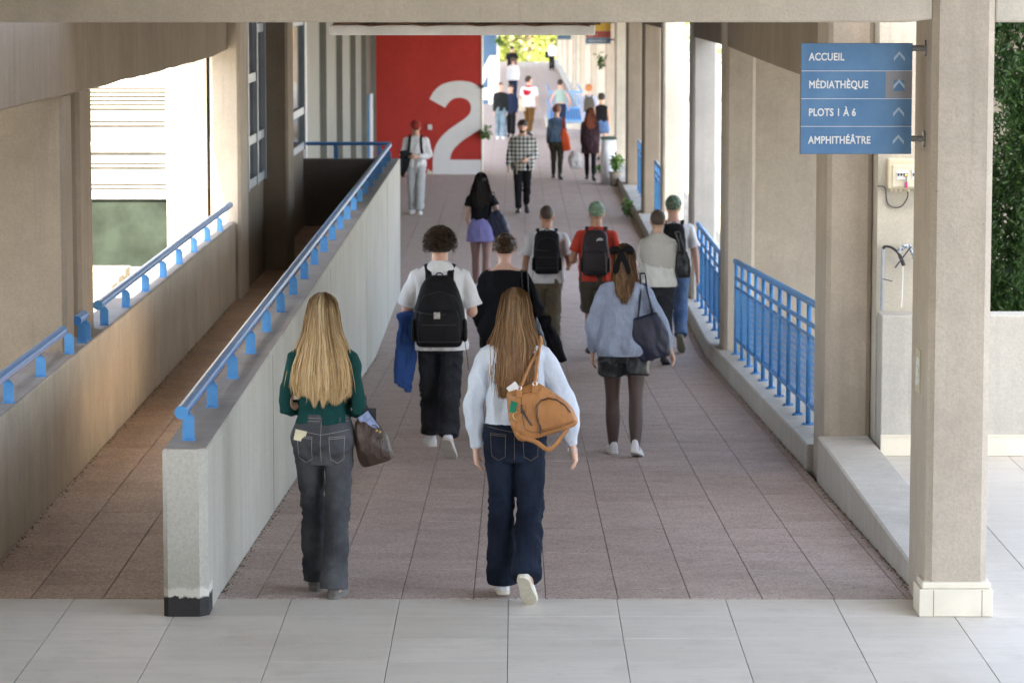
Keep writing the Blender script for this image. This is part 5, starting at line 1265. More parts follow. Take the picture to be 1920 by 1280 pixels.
s = Body(H=1.70, fem=True, L=(5, 2), Rr=(-3, 38), pl=0, pr=44, AL=((-.28, -.05, -1), (.06, .12, -1)), AR=((.42, -.03, -1), (.20, .10, -1)), head=(-3, 3), lean=2, skinm='fair', vox=.0065)
e = person(-.005, 17.50, -2, 'woman with long light brown hair, pale blue shirt and dark blue jeans', s)
wear(s, e, 'shirt', s.top_mesh(hem=.565, off=.022, boxy=.75, hemx=-.012, sleeve='long', sr=.012, cuff=.010, puff=.008, amp=.011, seed=9, neck=.84), C_['sky_shirt'])
col_ = MB(); stack(col_, [(.832*1.7, .058*1.7, .045*1.7, 0, -.014), (.846*1.7, .050*1.7, .040*1.7, 0, -.012), (.856*1.7, .042*1.7, .034*1.7, 0, -.010)], 24, 2.1, 2, s.up); col_.obj('collar', C_['sky_shirt'], e, smooth=True)
j = wear(s, e, 'jeans', s.pants_mesh(waist=.605, hem=1.0, off=.008, leg=(.055, .049, .043, .046, .050), amp=.009, seed=21), C_['navy_denim'])
jeans_details(s, e, j, stitchg)
for i in (0, 1):
    o = s.shoe(e, i, shw, solec)
o = MB().box(-.02, .02, -.004, .004, -.009, .009).obj('heel_tab', simple('yellow_tab', (.8, .62, .05), .5), e); an = s.legs[1][2]; M_ = Matrix.Rotation(-s.legs[1][3], 3, 'X'); o.location = an + M_ @ Vector((0, -.062, -.004)); o.rotation_euler = (-s.legs[1][3], 0, 0)
cap(s, e, H_['brown'], grow=.003, back=.008, low=.905, name='hair_cap')
strands(s, e, H_['brown'], [(1.006, .012, .0), (.997, .042, .052), (.985, .066, .082), (.968, .078, .100), (.93, .088, .118), (.88, .100, .122), (.82, .128, .120), (.76, .125, .145), (.70, .118, .150), (.645, .105, .150)], 4800, seed=8, r=.0013, wav=.008, front=.12, tipvar=.04, clump=.25, curlf=6, parting=1)
q = strands(s, e, H_['brown'], [(.94, .085, .06), (.88, .115, .07), (.82, .165, .05), (.76, .21, .05), (.70, .235, .06)], 260, seed=18, r=.0012, wav=.01, front=-.6, tipvar=.09, name='side_lock'); 
# keep only the left side by mirroring the right one
me = q.data; co = np.empty(len(me.vertices)*3); me.vertices.foreach_get('co', co); co = co.reshape(-1, 3); ang_ = np.array(co[:, 0]); co[:, 0] = -np.abs(co[:, 0])-.0; me.vertices.foreach_set('co', co.ravel())
# tan leather bag
tb = held('shoulder_bag', e, 'large tan leather shoulder bag with zips and a hanging strap, on the woman\'s back', 'handbag')
Rm = Matrix.Rotation(R(-17), 3, 'Y'); Cc = Vector((.135, -.205, 1.075)); X = lambda p: Cc + Rm @ (p*.94)
mb = MB(); stack(mb, [(-.155, .10, .03, .015, 0), (-.150, .165, .058, .015, 0), (-.11, .188, .075, .012, 0), (-.03, .182, .072, .0, 0), (.06, .145, .055, -.025, 0), (.13, .105, .035, -.045, 0), (.152, .090, .018, -.05, 0)], 30, 3.0, 4, X)
bb = link('bag_body', fuse(mb, .006, 3, lambda q: .007*nz(q[0]*9, q[1]*9, q[2]*9+4)+.004*(1-2*abs(nz(q[0]*15+2, q[1]*12, q[2]*15)))), C_['tan'], tb, True)
mb = MB(); stack(mb, [(-.115, .09, .02, .085, -.066), (-.105, .105, .03, .085, -.07), (-.03, .098, .03, .08, -.068), (.035, .065, .022, .06, -.058), (.048, .04, .01, .055, -.052)], 24, 3.2, 3, X)
pk = link('pocket', fuse(mb, .006, 2, lambda q: .003*nz(q[0]*20, q[1]*20, q[2]*20)), C_['tan'], tb, True)
def bl_(pts): return [(X(Vector((a, 0, b))).x, X(Vector((a, 0, b))).z) for a, b in pts]
draw_on([bb, pk], [bl_([(-.018, -.11), (-.016, -.03), (.0, .03), (.03, .052), (.075, .052), (.12, .03), (.155, -.01), (.175, -.06)])], .0042, C_['brownleather'], 'pocket_zip', tb, .001)
draw_on([bb, pk], [bl_([(-.058, -.07), (-.078, -.01), (-.086, .035)]), bl_([(-.063, -.07), (-.083, -.01), (-.091, .035)])], .0038, C_['brownleather'], 'long_zip', tb, .001)
draw_on([bb], [bl_([(-.06, .145), (-.085, .06), (-.10, -.02), (-.105, -.08), (-.07, -.11), (0, -.125), (.10, -.128), (.19, -.12)]), bl_([(-.125, .125), (-.05, .118), (.04, .11)])], .0016, C_['brownleather'], 'seams', tb, .0002)
for a, b in ((-.018, -.10), (-.088, .045)):
    q = X(Vector((a, -.085, b))); MB().box(-.006, .006, -.004, .004, -.03, .02).obj('zip_pull', C_['brownleather'], tb, bevel=.002).location = q
sh = s.up(Vector((.135, -.005, 1.425)))
for a, yy in ((-.075, -.03), (.02, -.035)):
    p0 = X(Vector((a, yy, .135))); MB().tube(crv([p0, p0.lerp(sh, .5)+Vector((0, -.035, 0)), sh+Vector((0, -.055, -.04)), sh+Vector((0, -.01, .012)), sh+Vector((.01, .05, -.03)), sh+Vector((.03, .04, -.18))], 5), .0085, 8).obj('handle', C_['tan'], tb, smooth=True)
    MB().box(-.016, .016, -.012, .012, -.02, .02).obj('handle_tab', C_['tan'], tb, bevel=.004).location = p0+Vector((0, -.012, -.01))
    mb = MB(); mb.tube([p0+Vector((.012*math.cos(k*.7), -.02, .02+.012*math.sin(k*.7))) for k in range(10)], .0025, 5); mb.obj('ring', silver, tb)
q0 = X(Vector((-.13, -.02, .03))); q1 = X(Vector((-.16, -.02, -.10))); q2 = X(Vector((-.07, -.05, -.17))); q4 = X(Vector((.13, -.02, -.15)))
MB().tube(crv([q0, q0.lerp(q1, .5)+Vector((-.02, -.03, 0)), q1+Vector((-.01, -.02, .02)), q1+Vector((.02, -.04, -.01)), q2, q2.lerp(q4, .45)+Vector((0, -.01, -.075)), q4+Vector((-.02, -.01, -.03)), q4], 5), .014, 8, flat=.28).obj('long_strap', C_['tan'], tb, smooth=True)
MB().tube(crv([q0+Vector((.01, -.035, 0)), q0+Vector((-.012, -.04, -.012)), q0+Vector((-.008, -.04, -.035)), q0+Vector((.012, -.04, -.04)), q0+Vector((.016, -.035, -.02))], 3), .004, 6).obj('clasp', brass, tb, smooth=True)
q = MB().box(-.03, .03, -.006, .006, -.035, .035).obj('notepad', simple('white_pages', (.75, .75, .74), .7), tb); q.location = X(Vector((-.10, -.01, .150))); q.rotation_euler = (0, R(-38), 0)
q = MB().box(-.018, .018, -.01, .01, -.03, .03).obj('green_lining', simple('emerald_lining', (.0, .16, .09), .6), tb); q.location = X(Vector((-.135, -.045, .06))); q.rotation_euler = (0, R(12), 0)
wr = s.arms[1][2]
for k, rr_ in enumerate((.026, .028)):
    MB().tube([wr+Vector((rr_*math.cos(a*.5), rr_*math.sin(a*.5), -.012-.01*k)) for a in range(14)], .0018, 6).obj('bracelet', silver, e)

# ------------------------------------------------------------------ the man with the black backpack and the others close behind
s = Body(H=1.76, fem=False, L=(12, 8), Rr=(-12, 14), pl=0, pr=44, AL=((-.30, .06, -1), (.45, .80, .15), (0, 0, 1)), AR=((.26, .05, -1), (-.40, .85, .2), (0, 0, 1)), head=(0, 0), lean=2, skinm='fair', vox=.008, build=1.0)
e = person(-.61, 25.45, 0, 'man with curly dark hair in a white t-shirt and black trousers wearing a black backpack', s)
wear(s, e, 't_shirt', s.top_mesh(hem=.455, off=.022, boxy=.9, hemx=.012, sleeve='short', sl=1.12, sr=.022, amp=.011, seed=14, neck=.856, necka=.038), C_['white'])
wear(s, e, 'trousers', s.pants_mesh(waist=.58, hem=.955, off=.014, leg=(.056, .052, .047, .047, .045), amp=.012, seed=31), C_['softblack'])
for i in (0, 1): s.shoe(e, i, shw, solew if i == 0 else simple('worn_sole', (.48, .46, .42), .7), high=.012, big=1.12)
cp1 = cap(s, e, B_['dark'], grow=.026, lump=.012, seed=2, back=.008, low=.898, lf=30, vox=.006, top=.010)
curls(s, e, H_['darkbrown'], 1000, .050, seed=4, parent=cp1, ln=.048, amp=.009, r=.0028)
wht = simple('patch_grey', (.45, .42, .38), .6, .3, 60)
backpack(s, e, 'large black backpack with wide straps and a small square patch on the curly haired man', C_['pack'], w=.40, d=.20, z0=.475, z1=.795, taper=.62, patch=(wht, (-.015, .46, .05, .05)), vox=.0075)
drape(e, 'royal blue sweatshirt hanging over the left forearm of the curly haired man', C_['sweat'], 'sweatshirt', (-.245, .0, 1.11), .17, .56, .11, 4, 5, .2, .014, 'sweatshirt', tilt=.10)
s = Body(H=1.70, fem=True, L=(10, 6), Rr=(-10, 10), pl=0, pr=25, AL=((-.22, .0, -1), (.25, .5, -1)), AR=((.40, -.1, -1), (-.1, .9, -.25), (0, 0, 1)), head=(0, 2), skinm='fair', vox=.008, build=1.06)
e = person(-.10, 27.2, 0, 'woman with a loose brown bun in a wide black off shoulder top', s)
wear(s, e, 'top', s.top_mesh(hem=.43, off=.026, boxy=.85, hemx=.016, sleeve='long', sr=.020, puff=.014, amp=.012, seed=24, neck=.818, necka=.062), C_['black'])
wear(s, e, 'trousers', s.pants_mesh(off=.01, leg=(.058, .054, .048, .050, .052), seed=33), C_['dkgreenpants'])
for i in (0, 1): s.shoe(e, i, shb, soleb)
sh = s.arms[0][0]; mb = MB(); ball(mb, sh+Vector((.035, -.008, .018)), (.05, .045, .030), 14); link('bare_shoulder', fuse(mb, .008, 2), s.skin, e, True)
MB().tube([sh+Vector((.03, -.058, .0)), sh+Vector((.03, -.035, .048)), sh+Vector((.03, .01, .055))], .004, 6).obj('bra_strap', C_['black'], e)
def bun(mb): 
    for k in range(7): ball(mb, s.headx(Vector((math.cos(k*2.4)*.026, -.072+.012*math.sin(k*3), .972*s.H+math.sin(k*2.4)*.034))), (.035, .030, .032), 10)
cp1 = cap(s, e, H_['darkbrown'], grow=.010, lump=.004, seed=6, back=.010, low=.905, extra=bun, vox=.007)
curls(s, e, H_['auburnish'], 420, .020, seed=9, parent=cp1, ln=.036, amp=.006, r=.0016)
for sg in (-1, 1):
    c_ = s.headx(Vector((sg*.052*s.H, -.004, .905*s.H))); MB().tube([c_+Vector((0, .009*math.cos(a*.7), .011*math.sin(a*.7)-.008)) for a in range(10)], .0022, 5).obj('earring', brass, e)
MB().tube([s.up(Vector((.060*math.cos(a), .052*math.sin(a)-.012, .838*s.H+.012*math.sin(a)))) for a in [k*.45 for k in range(15)]], .002, 5).obj('necklace', brass, e)
tote(e, 'glossy black shoulder bag at the hip of the woman in the black top', C_['leather'], 'shoulder_bag', c=(.225, -.12, .86), w=.22, h=.34, d=.12, rot=(0, R(-12), 0), top=(.17, -.05, 1.42), strapw=.012, seed=9, amp=.012, cat='bag')
drape(e, 'black jacket carried over the forearm of the woman in the black top', C_['black'], 'jacket', (.31, .05, .96), .18, .40, .12, 4, 3, -.1, .012, 'jacket', tilt=-.42)

s = Body(H=1.70, fem=True, L=(7, 4), Rr=(-13, 10), pl=0, pr=16, hx=.058, AL=((-.34, .06, -1), (-.02, .16, -1)), AR=((.50, -.04, -1), (.36, .04, -1)), head=(-14, 3), lean=1, skinm='fair', vox=.0075)
e = person(.87, 25.6, 0, 'woman in pale blue blouse and black leather shorts, black bow in her hair', s)
wear(s, e, 'blouse', s.top_mesh(hem=.475, off=.028, boxy=.65, hemx=.026, sleeve='long', sl=1.0, sr=.012, puff=.013, cuff=.006, amp=.008, seed=44, neck=.842, necka=.040), C_['blouse'])
wear(s, e, 'shorts', s.pants_mesh(waist=.52, hem=.27, off=.016, leg=(.066, .067, 0, 0, 0), amp=.010, seed=35), C_['leather'])
wear(s, e, 'tights', s.pants_mesh(waist=.52, hem=1.0, off=.001, leg=(.0525, .0445, .0335, .0345, .0215), amp=0), C_['sheer'])
for i in (0, 1): s.shoe(e, i, shw, solew, high=.03)
cap(s, e, H_['highlight'], grow=.003, back=.008, low=.905, name='hair_cap')
strands(s, e, H_['highlight'], [(1.006, .012, 0), (.997, .042, .052), (.985, .066, .082), (.968, .078, .100), (.93, .082, .112), (.88, .085, .120), (.82, .105, .118), (.77, .108, .125), (.735, .100, .125)], 1800, seed=28, r=.0019, wav=.012, front=.1, tipvar=.05, clump=.5, curlf=6)
hx_ = s.headx(Vector((0, -.105, .972*s.H)))
mb = MB()
for sg in (-1, 1):
    limb(mb, [hx_, hx_+Vector((sg*.035, -.01, .022)), hx_+Vector((sg*.075, 0, .018)), hx_+Vector((sg*.085, .01, -.006)), hx_+Vector((sg*.04, 0, -.012))], [.010, .022, .026, .018, .01], [.008, .012, .012, .01, .008], 10, side=(0, 0, 1))
    limb(mb, [hx_, hx_+Vector((sg*.025, -.012, -.07)), hx_+Vector((sg*.048, -.016, -.15)), hx_+Vector((sg*.052, -.014, -.185))], [.012, .024, .030, .004], [.006, .005, .005, .003], 10)
ball(mb, hx_+Vector((0, -.012, 0)), (.018, .014, .018))
link('hair_bow', fuse(mb, .005, 1), C_['black'], e, True)
tote(e, 'dark navy shoulder bag on the right side of the woman with the hair bow', C_['navybag'], 'shoulder_bag', c=(.205, -.10, .965), w=.29, h=.36, d=.13, rot=(0, R(-14), R(8)), top=(.145, -.02, 1.465), strapw=.014, seed=12, amp=.012, shrink=.72, gap=.04)

# ------------------------------------------------------------------ the middle group
s = Body(H=1.75, fem=False, L=(12, 8), Rr=(-10, 30), pl=0, pr=52, AL=((-.22, -.08, -1), (-.06, .10, -1)), AR=((.26, -.1, -1), (.0, .95, -.3), (0, 0, 1)), head=(0, 6), skinm='tan', vox=.010)
e = person(.36, 37.55, 0, 'man with cropped dark hair in a white t-shirt and khaki trousers', s)
wear(s, e, 't_shirt', s.top_mesh(hem=.48, off=.016, boxy=.8, hemx=.01, sleeve='short', sr=.018, amp=.009, seed=51, neck=.842), C_['white'])
wear(s, e, 'trousers', s.pants_mesh(off=.012, leg=(.060, .055, .050, .048, .044), amp=.011, seed=52), C_['khaki'])
for i in (0, 1): s.shoe(e, i, shc, simple('beige_sole', (.5, .46, .38), .7) if i else solew)
cap(s, e, B_['buzz'], grow=.004, lump=.0015, back=.008, low=.915)
backpack(s, e, 'tall black backpack with dangling straps on the man with cropped hair', C_['pack'], w=.31, d=.17, z0=.545, z1=.835, taper=.86)
s = Body(H=1.78, fem=False, L=(14, 10), Rr=(-8, 8), pl=0, pr=20, AL=((-.30, -.05, -1), (.25, .95, .05), (0, 0, 1)), AR=((.28, -.05, -1), (-.25, .95, .1), (0, 0, 1)), head=(10, 2), skinm='tan', vox=.010); s.cover = 1
e = person(.93, 37.1, -4, 'man with bleached pale green hair in a coral red t-shirt and olive shorts', s)
wear(s, e, 't_shirt', s.top_mesh(hem=.49, off=.014, boxy=.7, hemx=.006, sleeve='short', sl=.9, sr=.012, amp=.008, seed=61, neck=.842), C_['red'])
wear(s, e, 'shorts', s.pants_mesh(hem=.47, off=.012, leg=(.062, .058, 0, 0, 0), amp=.010, seed=62), C_['olive'])
for i in (0, 1): s.shoe(e, i, shb, soleb)
cp1 = cap(s, e, B_['green'], grow=.016, lump=.007, seed=8, back=.004, low=.915, lf=34, top=.004)
bp = backpack(s, e, 'slim plum black backpack with a small white logo on the man in the red shirt', C_['packbrown'], w=.315, d=.15, z0=.53, z1=.825, taper=.80, tails=False)
lg = MB()
q = s.up(Vector((.055, -.105-.165, .755*s.H)))
for k in range(3):
    r0 = .014+.010*k; pts = [(-.03+r0*math.cos(math.pi-a*math.pi/2/6)+r0*.9, r0*math.sin(math.pi-a*math.pi/2/6)) for a in range(7)]
    lg.tube([(x_*1.15, 0, z_) for x_, z_ in pts]+[(.032, 0, r0*(.95-.1*k))], .0035, 6)
o = lg.obj('logo', white_v, bp); o.location = q
MB().tube([(0, 0, 0), (.03, 0, 0)], .003, 6).obj('small_logo', simple('dim_print', (.3, .3, .3)), bp).location = s.up(Vector((-.01, -.29, .57*s.H)))
s = Body(H=1.72, fem=True, L=(10, 6), Rr=(-8, 8), pl=0, pr=18, AL=((-.10, .25, -1), (.5, .8, .1), (0, 0, 1)), AR=((.12, .25, -1), (-.5, .8, .1), (0, 0, 1)), head=(0, 4), skinm='olive', vox=.010, build=1.05)
e = person(1.60, 36.1, 0, 'person with a low dark bun and a ribbed beige knit wrapped over the shoulders', s)
wear(s, e, 't_shirt', s.top_mesh(hem=.50, off=.022, boxy=.9, hemx=.012, sleeve='short', sr=.02, amp=.009, seed=71), C_['offwhite'])
mb = MB(); H = s.H
stack(mb, [(.60*H, .150, .115, .06, -.012), (.66*H, .190, .135, .02, -.012), (.74*H, .210, .135, 0, -.010), (.79*H, .200, .115, 0, -.014), (.825*H, .130, .085, 0, -.014), (.852*H, .062, .06, 0, -.012)], 30, 2.3, 3, lambda p: s.up(Vector((p.x, p.y, p.z + (.24*p.x if p.z < 1.32 else 0)))))
k_ = link('knit_wrap', fuse(mb, .010, 2, fold_top(72, .003, 1.0, 1.42)), C_['knit'], e, True)
wear(s, e, 'jeans', s.pants_mesh(off=.012, leg=(.062, .058, .050, .048, .046), amp=.011, seed=73), C_['softblack'])
for i in (0, 1): s.shoe(e, i, shb, soleb)
cap(s, e, B_['buzz'], grow=.010, lump=.002, back=.01, low=.91, name='hair', extra=lambda mb: ball(mb, s.headx(Vector((0, -.10, .935*s.H))), (.035, .03, .035)))
tote(e, 'small black handbag with a snakeskin strap beside the knit wrapped person', C_['leather'], 'handbag', c=(.285, -.04, 1.14), w=.17, h=.30, d=.12, rot=(0, R(-4), 0), top=(.225, 0, 1.50), strapw=.02, seed=14, amp=.008, shrink=.7, cat='handbag')
s = Body(H=1.81, fem=False, L=(10, 5), Rr=(-12, 26), pl=0, pr=50, AL=((-.12, .1, -1), (.0, .3, -1)), AR=((.24, -.04, -1), (.10, .12, -1)), head=(0, 4), skinm='fair', vox=.010)
e = person(1.88, 38.2, 0, 'tall man with dark green dyed hair, white t-shirt and blue jeans near the railing', s)
wear(s, e, 't_shirt', s.top_mesh(hem=.50, off=.016, boxy=.8, hemx=.008, sleeve='short', sr=.018, amp=.008, seed=81), C_['white'])
wear(s, e, 'jeans', s.pants_mesh(off=.01, leg=(.058, .052, .046, .045, .043), amp=.010, seed=82), C_['blue_denim'])
for i in (0, 1): s.shoe(e, i, sho, sho)
cap(s, e, B_['darkgreen'], grow=.015, lump=.007, seed=3, back=.004, low=.915, lf=34, top=.004)
backpack(s, e, 'small black backpack on the tall man with dark green hair', C_['pack'], w=.28, d=.12, z0=.60, z1=.825, taper=.8, pocket=True, tails=False, fine=False)
s = Body(H=1.68, fem=True, L=(10, 5), Rr=(-8, 8), pl=0, pr=18, AL=((-.16, .1, -1), (.1, .6, -.5)), AR=((.34, -.1, -1), (.26, .12, -1)), head=(0, 0), skinm='fair', vox=.011)
e = person(-.50, 45.4, 0, 'woman with long dark hair, black top and lilac mini skirt', s)
wear(s, e, 'top', s.top_mesh(hem=.60, off=.008, boxy=.3, sleeve='short', sl=.55, sr=.02, amp=.006, seed=91), C_['black'])
wear(s, e, 'skirt', s.skirt_mesh(waist=.62, hem=.42, flare=.03), C_['lilac'])
wear(s, e, 'tights', s.pants_mesh(waist=.52, hem=1.0, off=.001, leg=(.0525, .0445, .0335, .0345, .0215), amp=0), C_['nude'])
for i in (0, 1): s.shoe(e, i, shw, solew, high=.02)
cap(s, e, H_['black'], grow=.01, back=.012, low=.90, name='hair_cap', vox=.01)
strands(s, e, H_['black'], [(1.006, .012, 0), (.997, .042, .052), (.985, .066, .082), (.968, .078, .100), (.93, .095, .112), (.88, .115, .12), (.82, .145, .118), (.77, .150, .12), (.71, .125, .12)], 900, seed=38, r=.0035, wav=.014, front=.1, tipvar=.06, seg=12)
tote(e, 'navy tote bag on the shoulder of the woman in the lilac skirt', C_['navybag'], c=(.24, -.05, .98), w=.27, h=.40, d=.12, rot=(0, R(-15), 0), top=(.165, -.02, 1.43), strapw=.014, seed=16, shrink=.6, amp=.010)

# ------------------------------------------------------------------ farther people
def figure(x, y, yaw, label, H, fem, top, bottom, shoes, hair, **k):
    kw = dict(L=(12, 8), Rr=(-12, 14), pl=0, pr=25, vox=.014); kw.update(k.get('body', {}))
    s = Body(H=H, fem=fem, **kw); e = person(x, y, yaw, label, s)
    if top: nm, mat, a = top; a = dict(dict(seed=int(x*10+y), amp=.008), **a); wear(s, e, nm, s.top_mesh(**a), mat)
    if bottom:
        nm, mat, a = bottom
        wear(s, e, nm, s.skirt_mesh(**a) if nm == 'skirt' else s.pants_mesh(**dict(dict(seed=int(y), amp=.010, off=.010), **a)), mat)
    for i in (0, 1): s.shoe(e, i, shoes, shoes if shoes is shb else solew)
    hm_, ha = hair; prof = ha.pop('long', None)
    cap(s, e, hm_, name='hair' if not prof else 'hair_cap', **dict(dict(grow=.012, lump=.004, vox=.012, low=.905), **ha))
    if prof: strands(s, e, hm_, [(1.006, .012, 0), (.997, .042, .052), (.985, .066, .082), (.968, .078, .100), (.93, .090, .110), (.88, .105, .115)] + prof, 350, seed=int(y), r=.006, wav=.01, front=.1, tipvar=.05, seg=9)
    return s, e
s, e = figure(.12, 61.5, 180, 'bearded man in a black and white checked shirt walking towards the camera', 1.78, False, ('shirt', C_['check'], dict(hem=.46, off=.022, boxy=.85, hemx=.012, sleeve='long', sr=.018, amp=.010)), ('trousers', C_['black'], dict(leg=(.056, .050, .043, .038, .034))), shb, (B_['dark'], dict(grow=.016, lump=.008)),
              body=dict(AL=((-.20, .0, -1), (.5, .7, -.25), (0, 0, 1)), AR=((.22, 0, -1), (.05, .5, -.9)), skinm='fair', head=(0, -6), L=(-6, 32), Rr=(12, 4), pl=45, pr=0, vox=.011))
facepts(s, e, beard=B_['dark'])
o = held('folder', e, 'brown folder held by the man in the checked shirt', 'folder'); MB().box(.10, .12, .10, .30, .78, 1.02).obj('cover', simple('kraft_brown', (.30, .20, .11), .7), o, bevel=.003); MB().box(.1205, .126, .11, .29, .79, 1.01).obj('pages', M['white'], o)
s, e = figure(-1.93, 61.6, 176, 'person in white top, pale grey trousers and red cap, looking down at their hands', 1.80, False, ('sweater', C_['white'], dict(hem=.50, off=.012, boxy=.6, hemx=.004, sleeve='long', sr=.012, amp=.009)), ('trousers', C_['palegrey'], dict(leg=(.056, .052, .046, .046, .046))), shw, (B_['rust'], dict(grow=.010)),
              body=dict(AL=((-.22, .05, -1), (.75, .7, -.05), (0, 0, 1)), AR=((.22, .05, -1), (-.6, .8, -.05), (0, 0, 1)), head=(6, -24), L=(4, 2), Rr=(-4, 3), pr=0, vox=.011))
facepts(s, e)
mb = MB(); stack(mb, [(.950*s.H, .054*s.H, .063*s.H, 0, -.002*s.H), (.972*s.H, .053*s.H, .062*s.H, 0, -.002*s.H), (.995*s.H, .042*s.H, .050*s.H, 0, 0), (1.008*s.H, .018*s.H, .02*s.H, 0, 0)], 20, 2, 3, s.headx)
stack(mb, [(.946*s.H, .048*s.H, .050*s.H, 0, .045*s.H), (.952*s.H, .048*s.H, .052*s.H, 0, .045*s.H), (.956*s.H, .03*s.H, .03*s.H, 0, .045*s.H)], 16, 2, 2, s.headx)
link('cap', fuse(mb, .009, 1), cloth('faded_red_cap', (.33, .05, .04)), e, True)
backpack(s, e, 'black backpack worn by the person in the red cap, straps showing in front', C_['pack'], w=.28, d=.12, z0=.60, z1=.80, pocket=False, tails=False, fine=False)
drape(e, 'dark jacket over the arm of the person in white', C_['charcoal'], 'jacket', (.17, .20, 1.16), .20, .42, .12, 4, 8, .3, .012, 'jacket', tilt=-.2, vox=.012)
s, e = figure(.92, 72.8, 0, 'person with rust coloured hair in a faded denim jacket and dark trousers', 1.66, True, ('jacket', C_['denimjacket'], dict(hem=.50, off=.024, boxy=.85, sleeve='long', sr=.018)), ('trousers', C_['darkolive'], dict(leg=(.055, .048, .040, .034, .028))), shb, (B_['rust'], dict(grow=.022, lump=.008)))
tote(e, 'orange red canvas bag on the shoulder of the person in the denim jacket', C_['orange'], 'shoulder_bag', c=(.19, -.10, .90), w=.19, h=.50, d=.12, rot=(0, R(-8), 0), top=(.155, -.04, 1.38), strapw=.02, shrink=.55, vox=.012)
tote(e, 'white plastic carrier bag hanging between the denim jacket and the dark dress', C_['plastic'], 'carrier_bag', c=(.40, -.02, .48), w=.28, h=.34, d=.12, rot=(0, R(-14), 0), top=(.26, .0, .80), shrink=.45, vox=.012, amp=.016, group='white carrier bags')
s, e = figure(1.67, 72.3, 0, 'woman with long dark red hair in a short dark patterned dress and black tights', 1.62, True, ('dress', C_['dress'], dict(hem=.37, off=.022, boxy=.9, hemx=.012, sleeve='long', sr=.014)), ('tights', C_['black'], dict(waist=.52, hem=1.0, off=.001, leg=(.054, .046, .034, .035, .022), amp=0)), shb, (H_['auburn'], dict(lump=.0, long=[(.82, .14, .115), (.76, .15, .12), (.71, .12, .12)])))
tote(e, 'white plastic carrier bag in the left hand of the woman in the dark dress', C_['plastic'], 'carrier_bag', c=(-.33, -.03, .42), w=.26, h=.30, d=.12, top=(-.27, 0, .74), shrink=.45, vox=.012, amp=.016, group='white carrier bags')
s, e = figure(-.45, 92.2, 180, 'woman in a dark green jacket and pale flared jeans walking towards the camera', 1.62, True, ('jacket', C_['charcoal'], dict(hem=.50, off=.025, boxy=.85, sleeve='long', sr=.02)), ('jeans', C_['light_denim'], dict(leg=(.060, .056, .050, .055, .062))), shw, (B_['brown'], dict(grow=.006)), body=dict(vox=.017)); facepts(s, e)
s, e = figure(-.16, 93.6, 176, 'woman in dark navy clothes half hidden behind the woman in pale jeans', 1.52, True, ('jacket', C_['navy'], dict(hem=.44, off=.03, boxy=.85, sleeve='long', sr=.025)), ('trousers', C_['black'], dict(leg=(.056, .052, .046, .044, .042))), shb, (B_['dark'], dict(grow=.014)), body=dict(vox=.017)); facepts(s, e)
s, e = figure(.38, 94.6, -14, 'young man in a white t-shirt with a red sweater over his shoulders and brown trousers', 1.74, False, ('t_shirt', C_['white'], dict(hem=.47, off=.02, boxy=.85, sleeve='short', sr=.02)), ('trousers', C_['brownpants'], dict(leg=(.058, .052, .045, .040, .036))), shb, (B_['dark'], dict(grow=.012)), body=dict(vox=.017, head=(-38, 12)))
mb = MB(); H = s.H; stack(mb, [(.67*H, .07, .04, -.05, -.115), (.72*H, .13, .06, -.03, -.09), (.78*H, .19, .085, 0, -.03), (.82*H, .14, .085, 0, -.012), (.84*H, .08, .07, 0, -.01)], 22, 2.2, 3, s.up); link('red_sweater', fuse(mb, .014, 2), C_['crimson'], e, True)
tote(e, 'cream canvas tote on the left side of the man with the red sweater', C_['cream'], c=(-.22, -.06, .90), w=.30, h=.36, d=.10, top=(-.17, -.02, 1.44), shrink=.8, vox=.014)
s, e = figure(1.28, 93.5, 0, 'woman in a mint sleeveless top with dark trousers beside the blue stair guard', 1.66, True, ('top', C_['mint'], dict(hem=.60, off=.008, boxy=.3, sleeve='none')), ('trousers', C_['navy'], dict(waist=.58)), shb, (B_['dark'], dict(grow=.012)), body=dict(vox=.017, AL=((-.45, -.05, -1), (.1, .5, -.8)), AR=((.50, -.05, -1), (-.1, .4, -.8))))
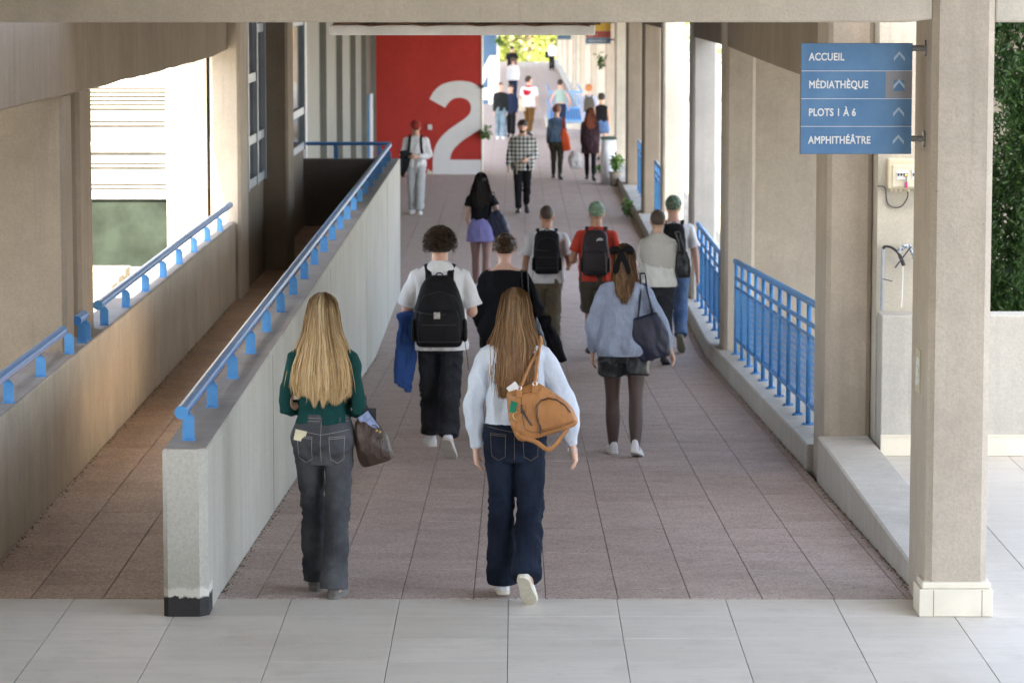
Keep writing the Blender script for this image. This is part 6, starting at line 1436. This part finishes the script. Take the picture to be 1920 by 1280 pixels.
s, e = figure(2.0, 88.2, 0, 'woman with curly orange hair in a blue and white printed shirt', 1.66, True, ('shirt', C_['print'], dict(hem=.44, off=.03, boxy=.9, sleeve='long', sr=.03)), ('trousers', C_['offwhite'], dict()), shw, (B_['orange'], dict(grow=.030, lump=.010)), body=dict(vox=.016))
backpack(s, e, 'olive green backpack on the woman with orange hair', C_['olive'], w=.30, d=.16, z0=.55, z1=.80, pocket=True, tails=False, fine=False, vox=.014)
s, e = figure(2.16, 80.5, 0, 'dark haired woman in a black top and denim shorts, half hidden by a column', 1.68, True, ('top', C_['black'], dict(hem=.56, off=.012, sleeve='none')), ('shorts', C_['blue_denim'], dict(hem=.22, leg=(.066, .066, 0, 0, 0), off=.016)), shb, (B_['dark'], dict(grow=.022)), body=dict(vox=.016, skinm='olive'))
e.location.x = 2.14
tote(e, 'small bright red bag hanging low beside the half hidden woman', C_['crimson'], 'handbag', c=(-.20, -.06, .56), w=.20, h=.30, d=.12, top=(-.2, 0, .86), shrink=.6, vox=.014, cat='handbag')
s, e = figure(-.12, 123, 0, 'person in a pale lilac white shirt and navy trousers far along the walkway', 1.68, True, ('shirt', C_['white'], dict(hem=.48, off=.03, boxy=.9, sleeve='long', sr=.03)), ('trousers', C_['navy'], dict()), shb, (B_['brown'], dict(grow=.012)), body=dict(vox=.02))
s, e = figure(-.20, 144, 0, 'small distant person in a black t-shirt against the bright trees', 1.75, False, ('t_shirt', C_['black'], dict(hem=.47, off=.03, boxy=.9, sleeve='short', sr=.03)), ('trousers', C_['black'], dict()), shb, (B_['dark'], dict(grow=.012)), body=dict(vox=.022))
s, e = figure(1.88, 170, 0, 'farthest person, in white shirt with dark bag, at the end of the gallery', 1.62, True, ('shirt', C_['white'], dict(hem=.47, off=.03, boxy=.9, sleeve='long', sr=.03)), ('trousers', C_['black'], dict()), shb, (B_['dark'], dict(grow=.012)), body=dict(vox=.024))
tote(e, 'dark bag carried by the farthest person', C_['black'], c=(-.24, -.02, .85), w=.24, h=.36, d=.14, top=(-.16, 0, 1.36), vox=.018)
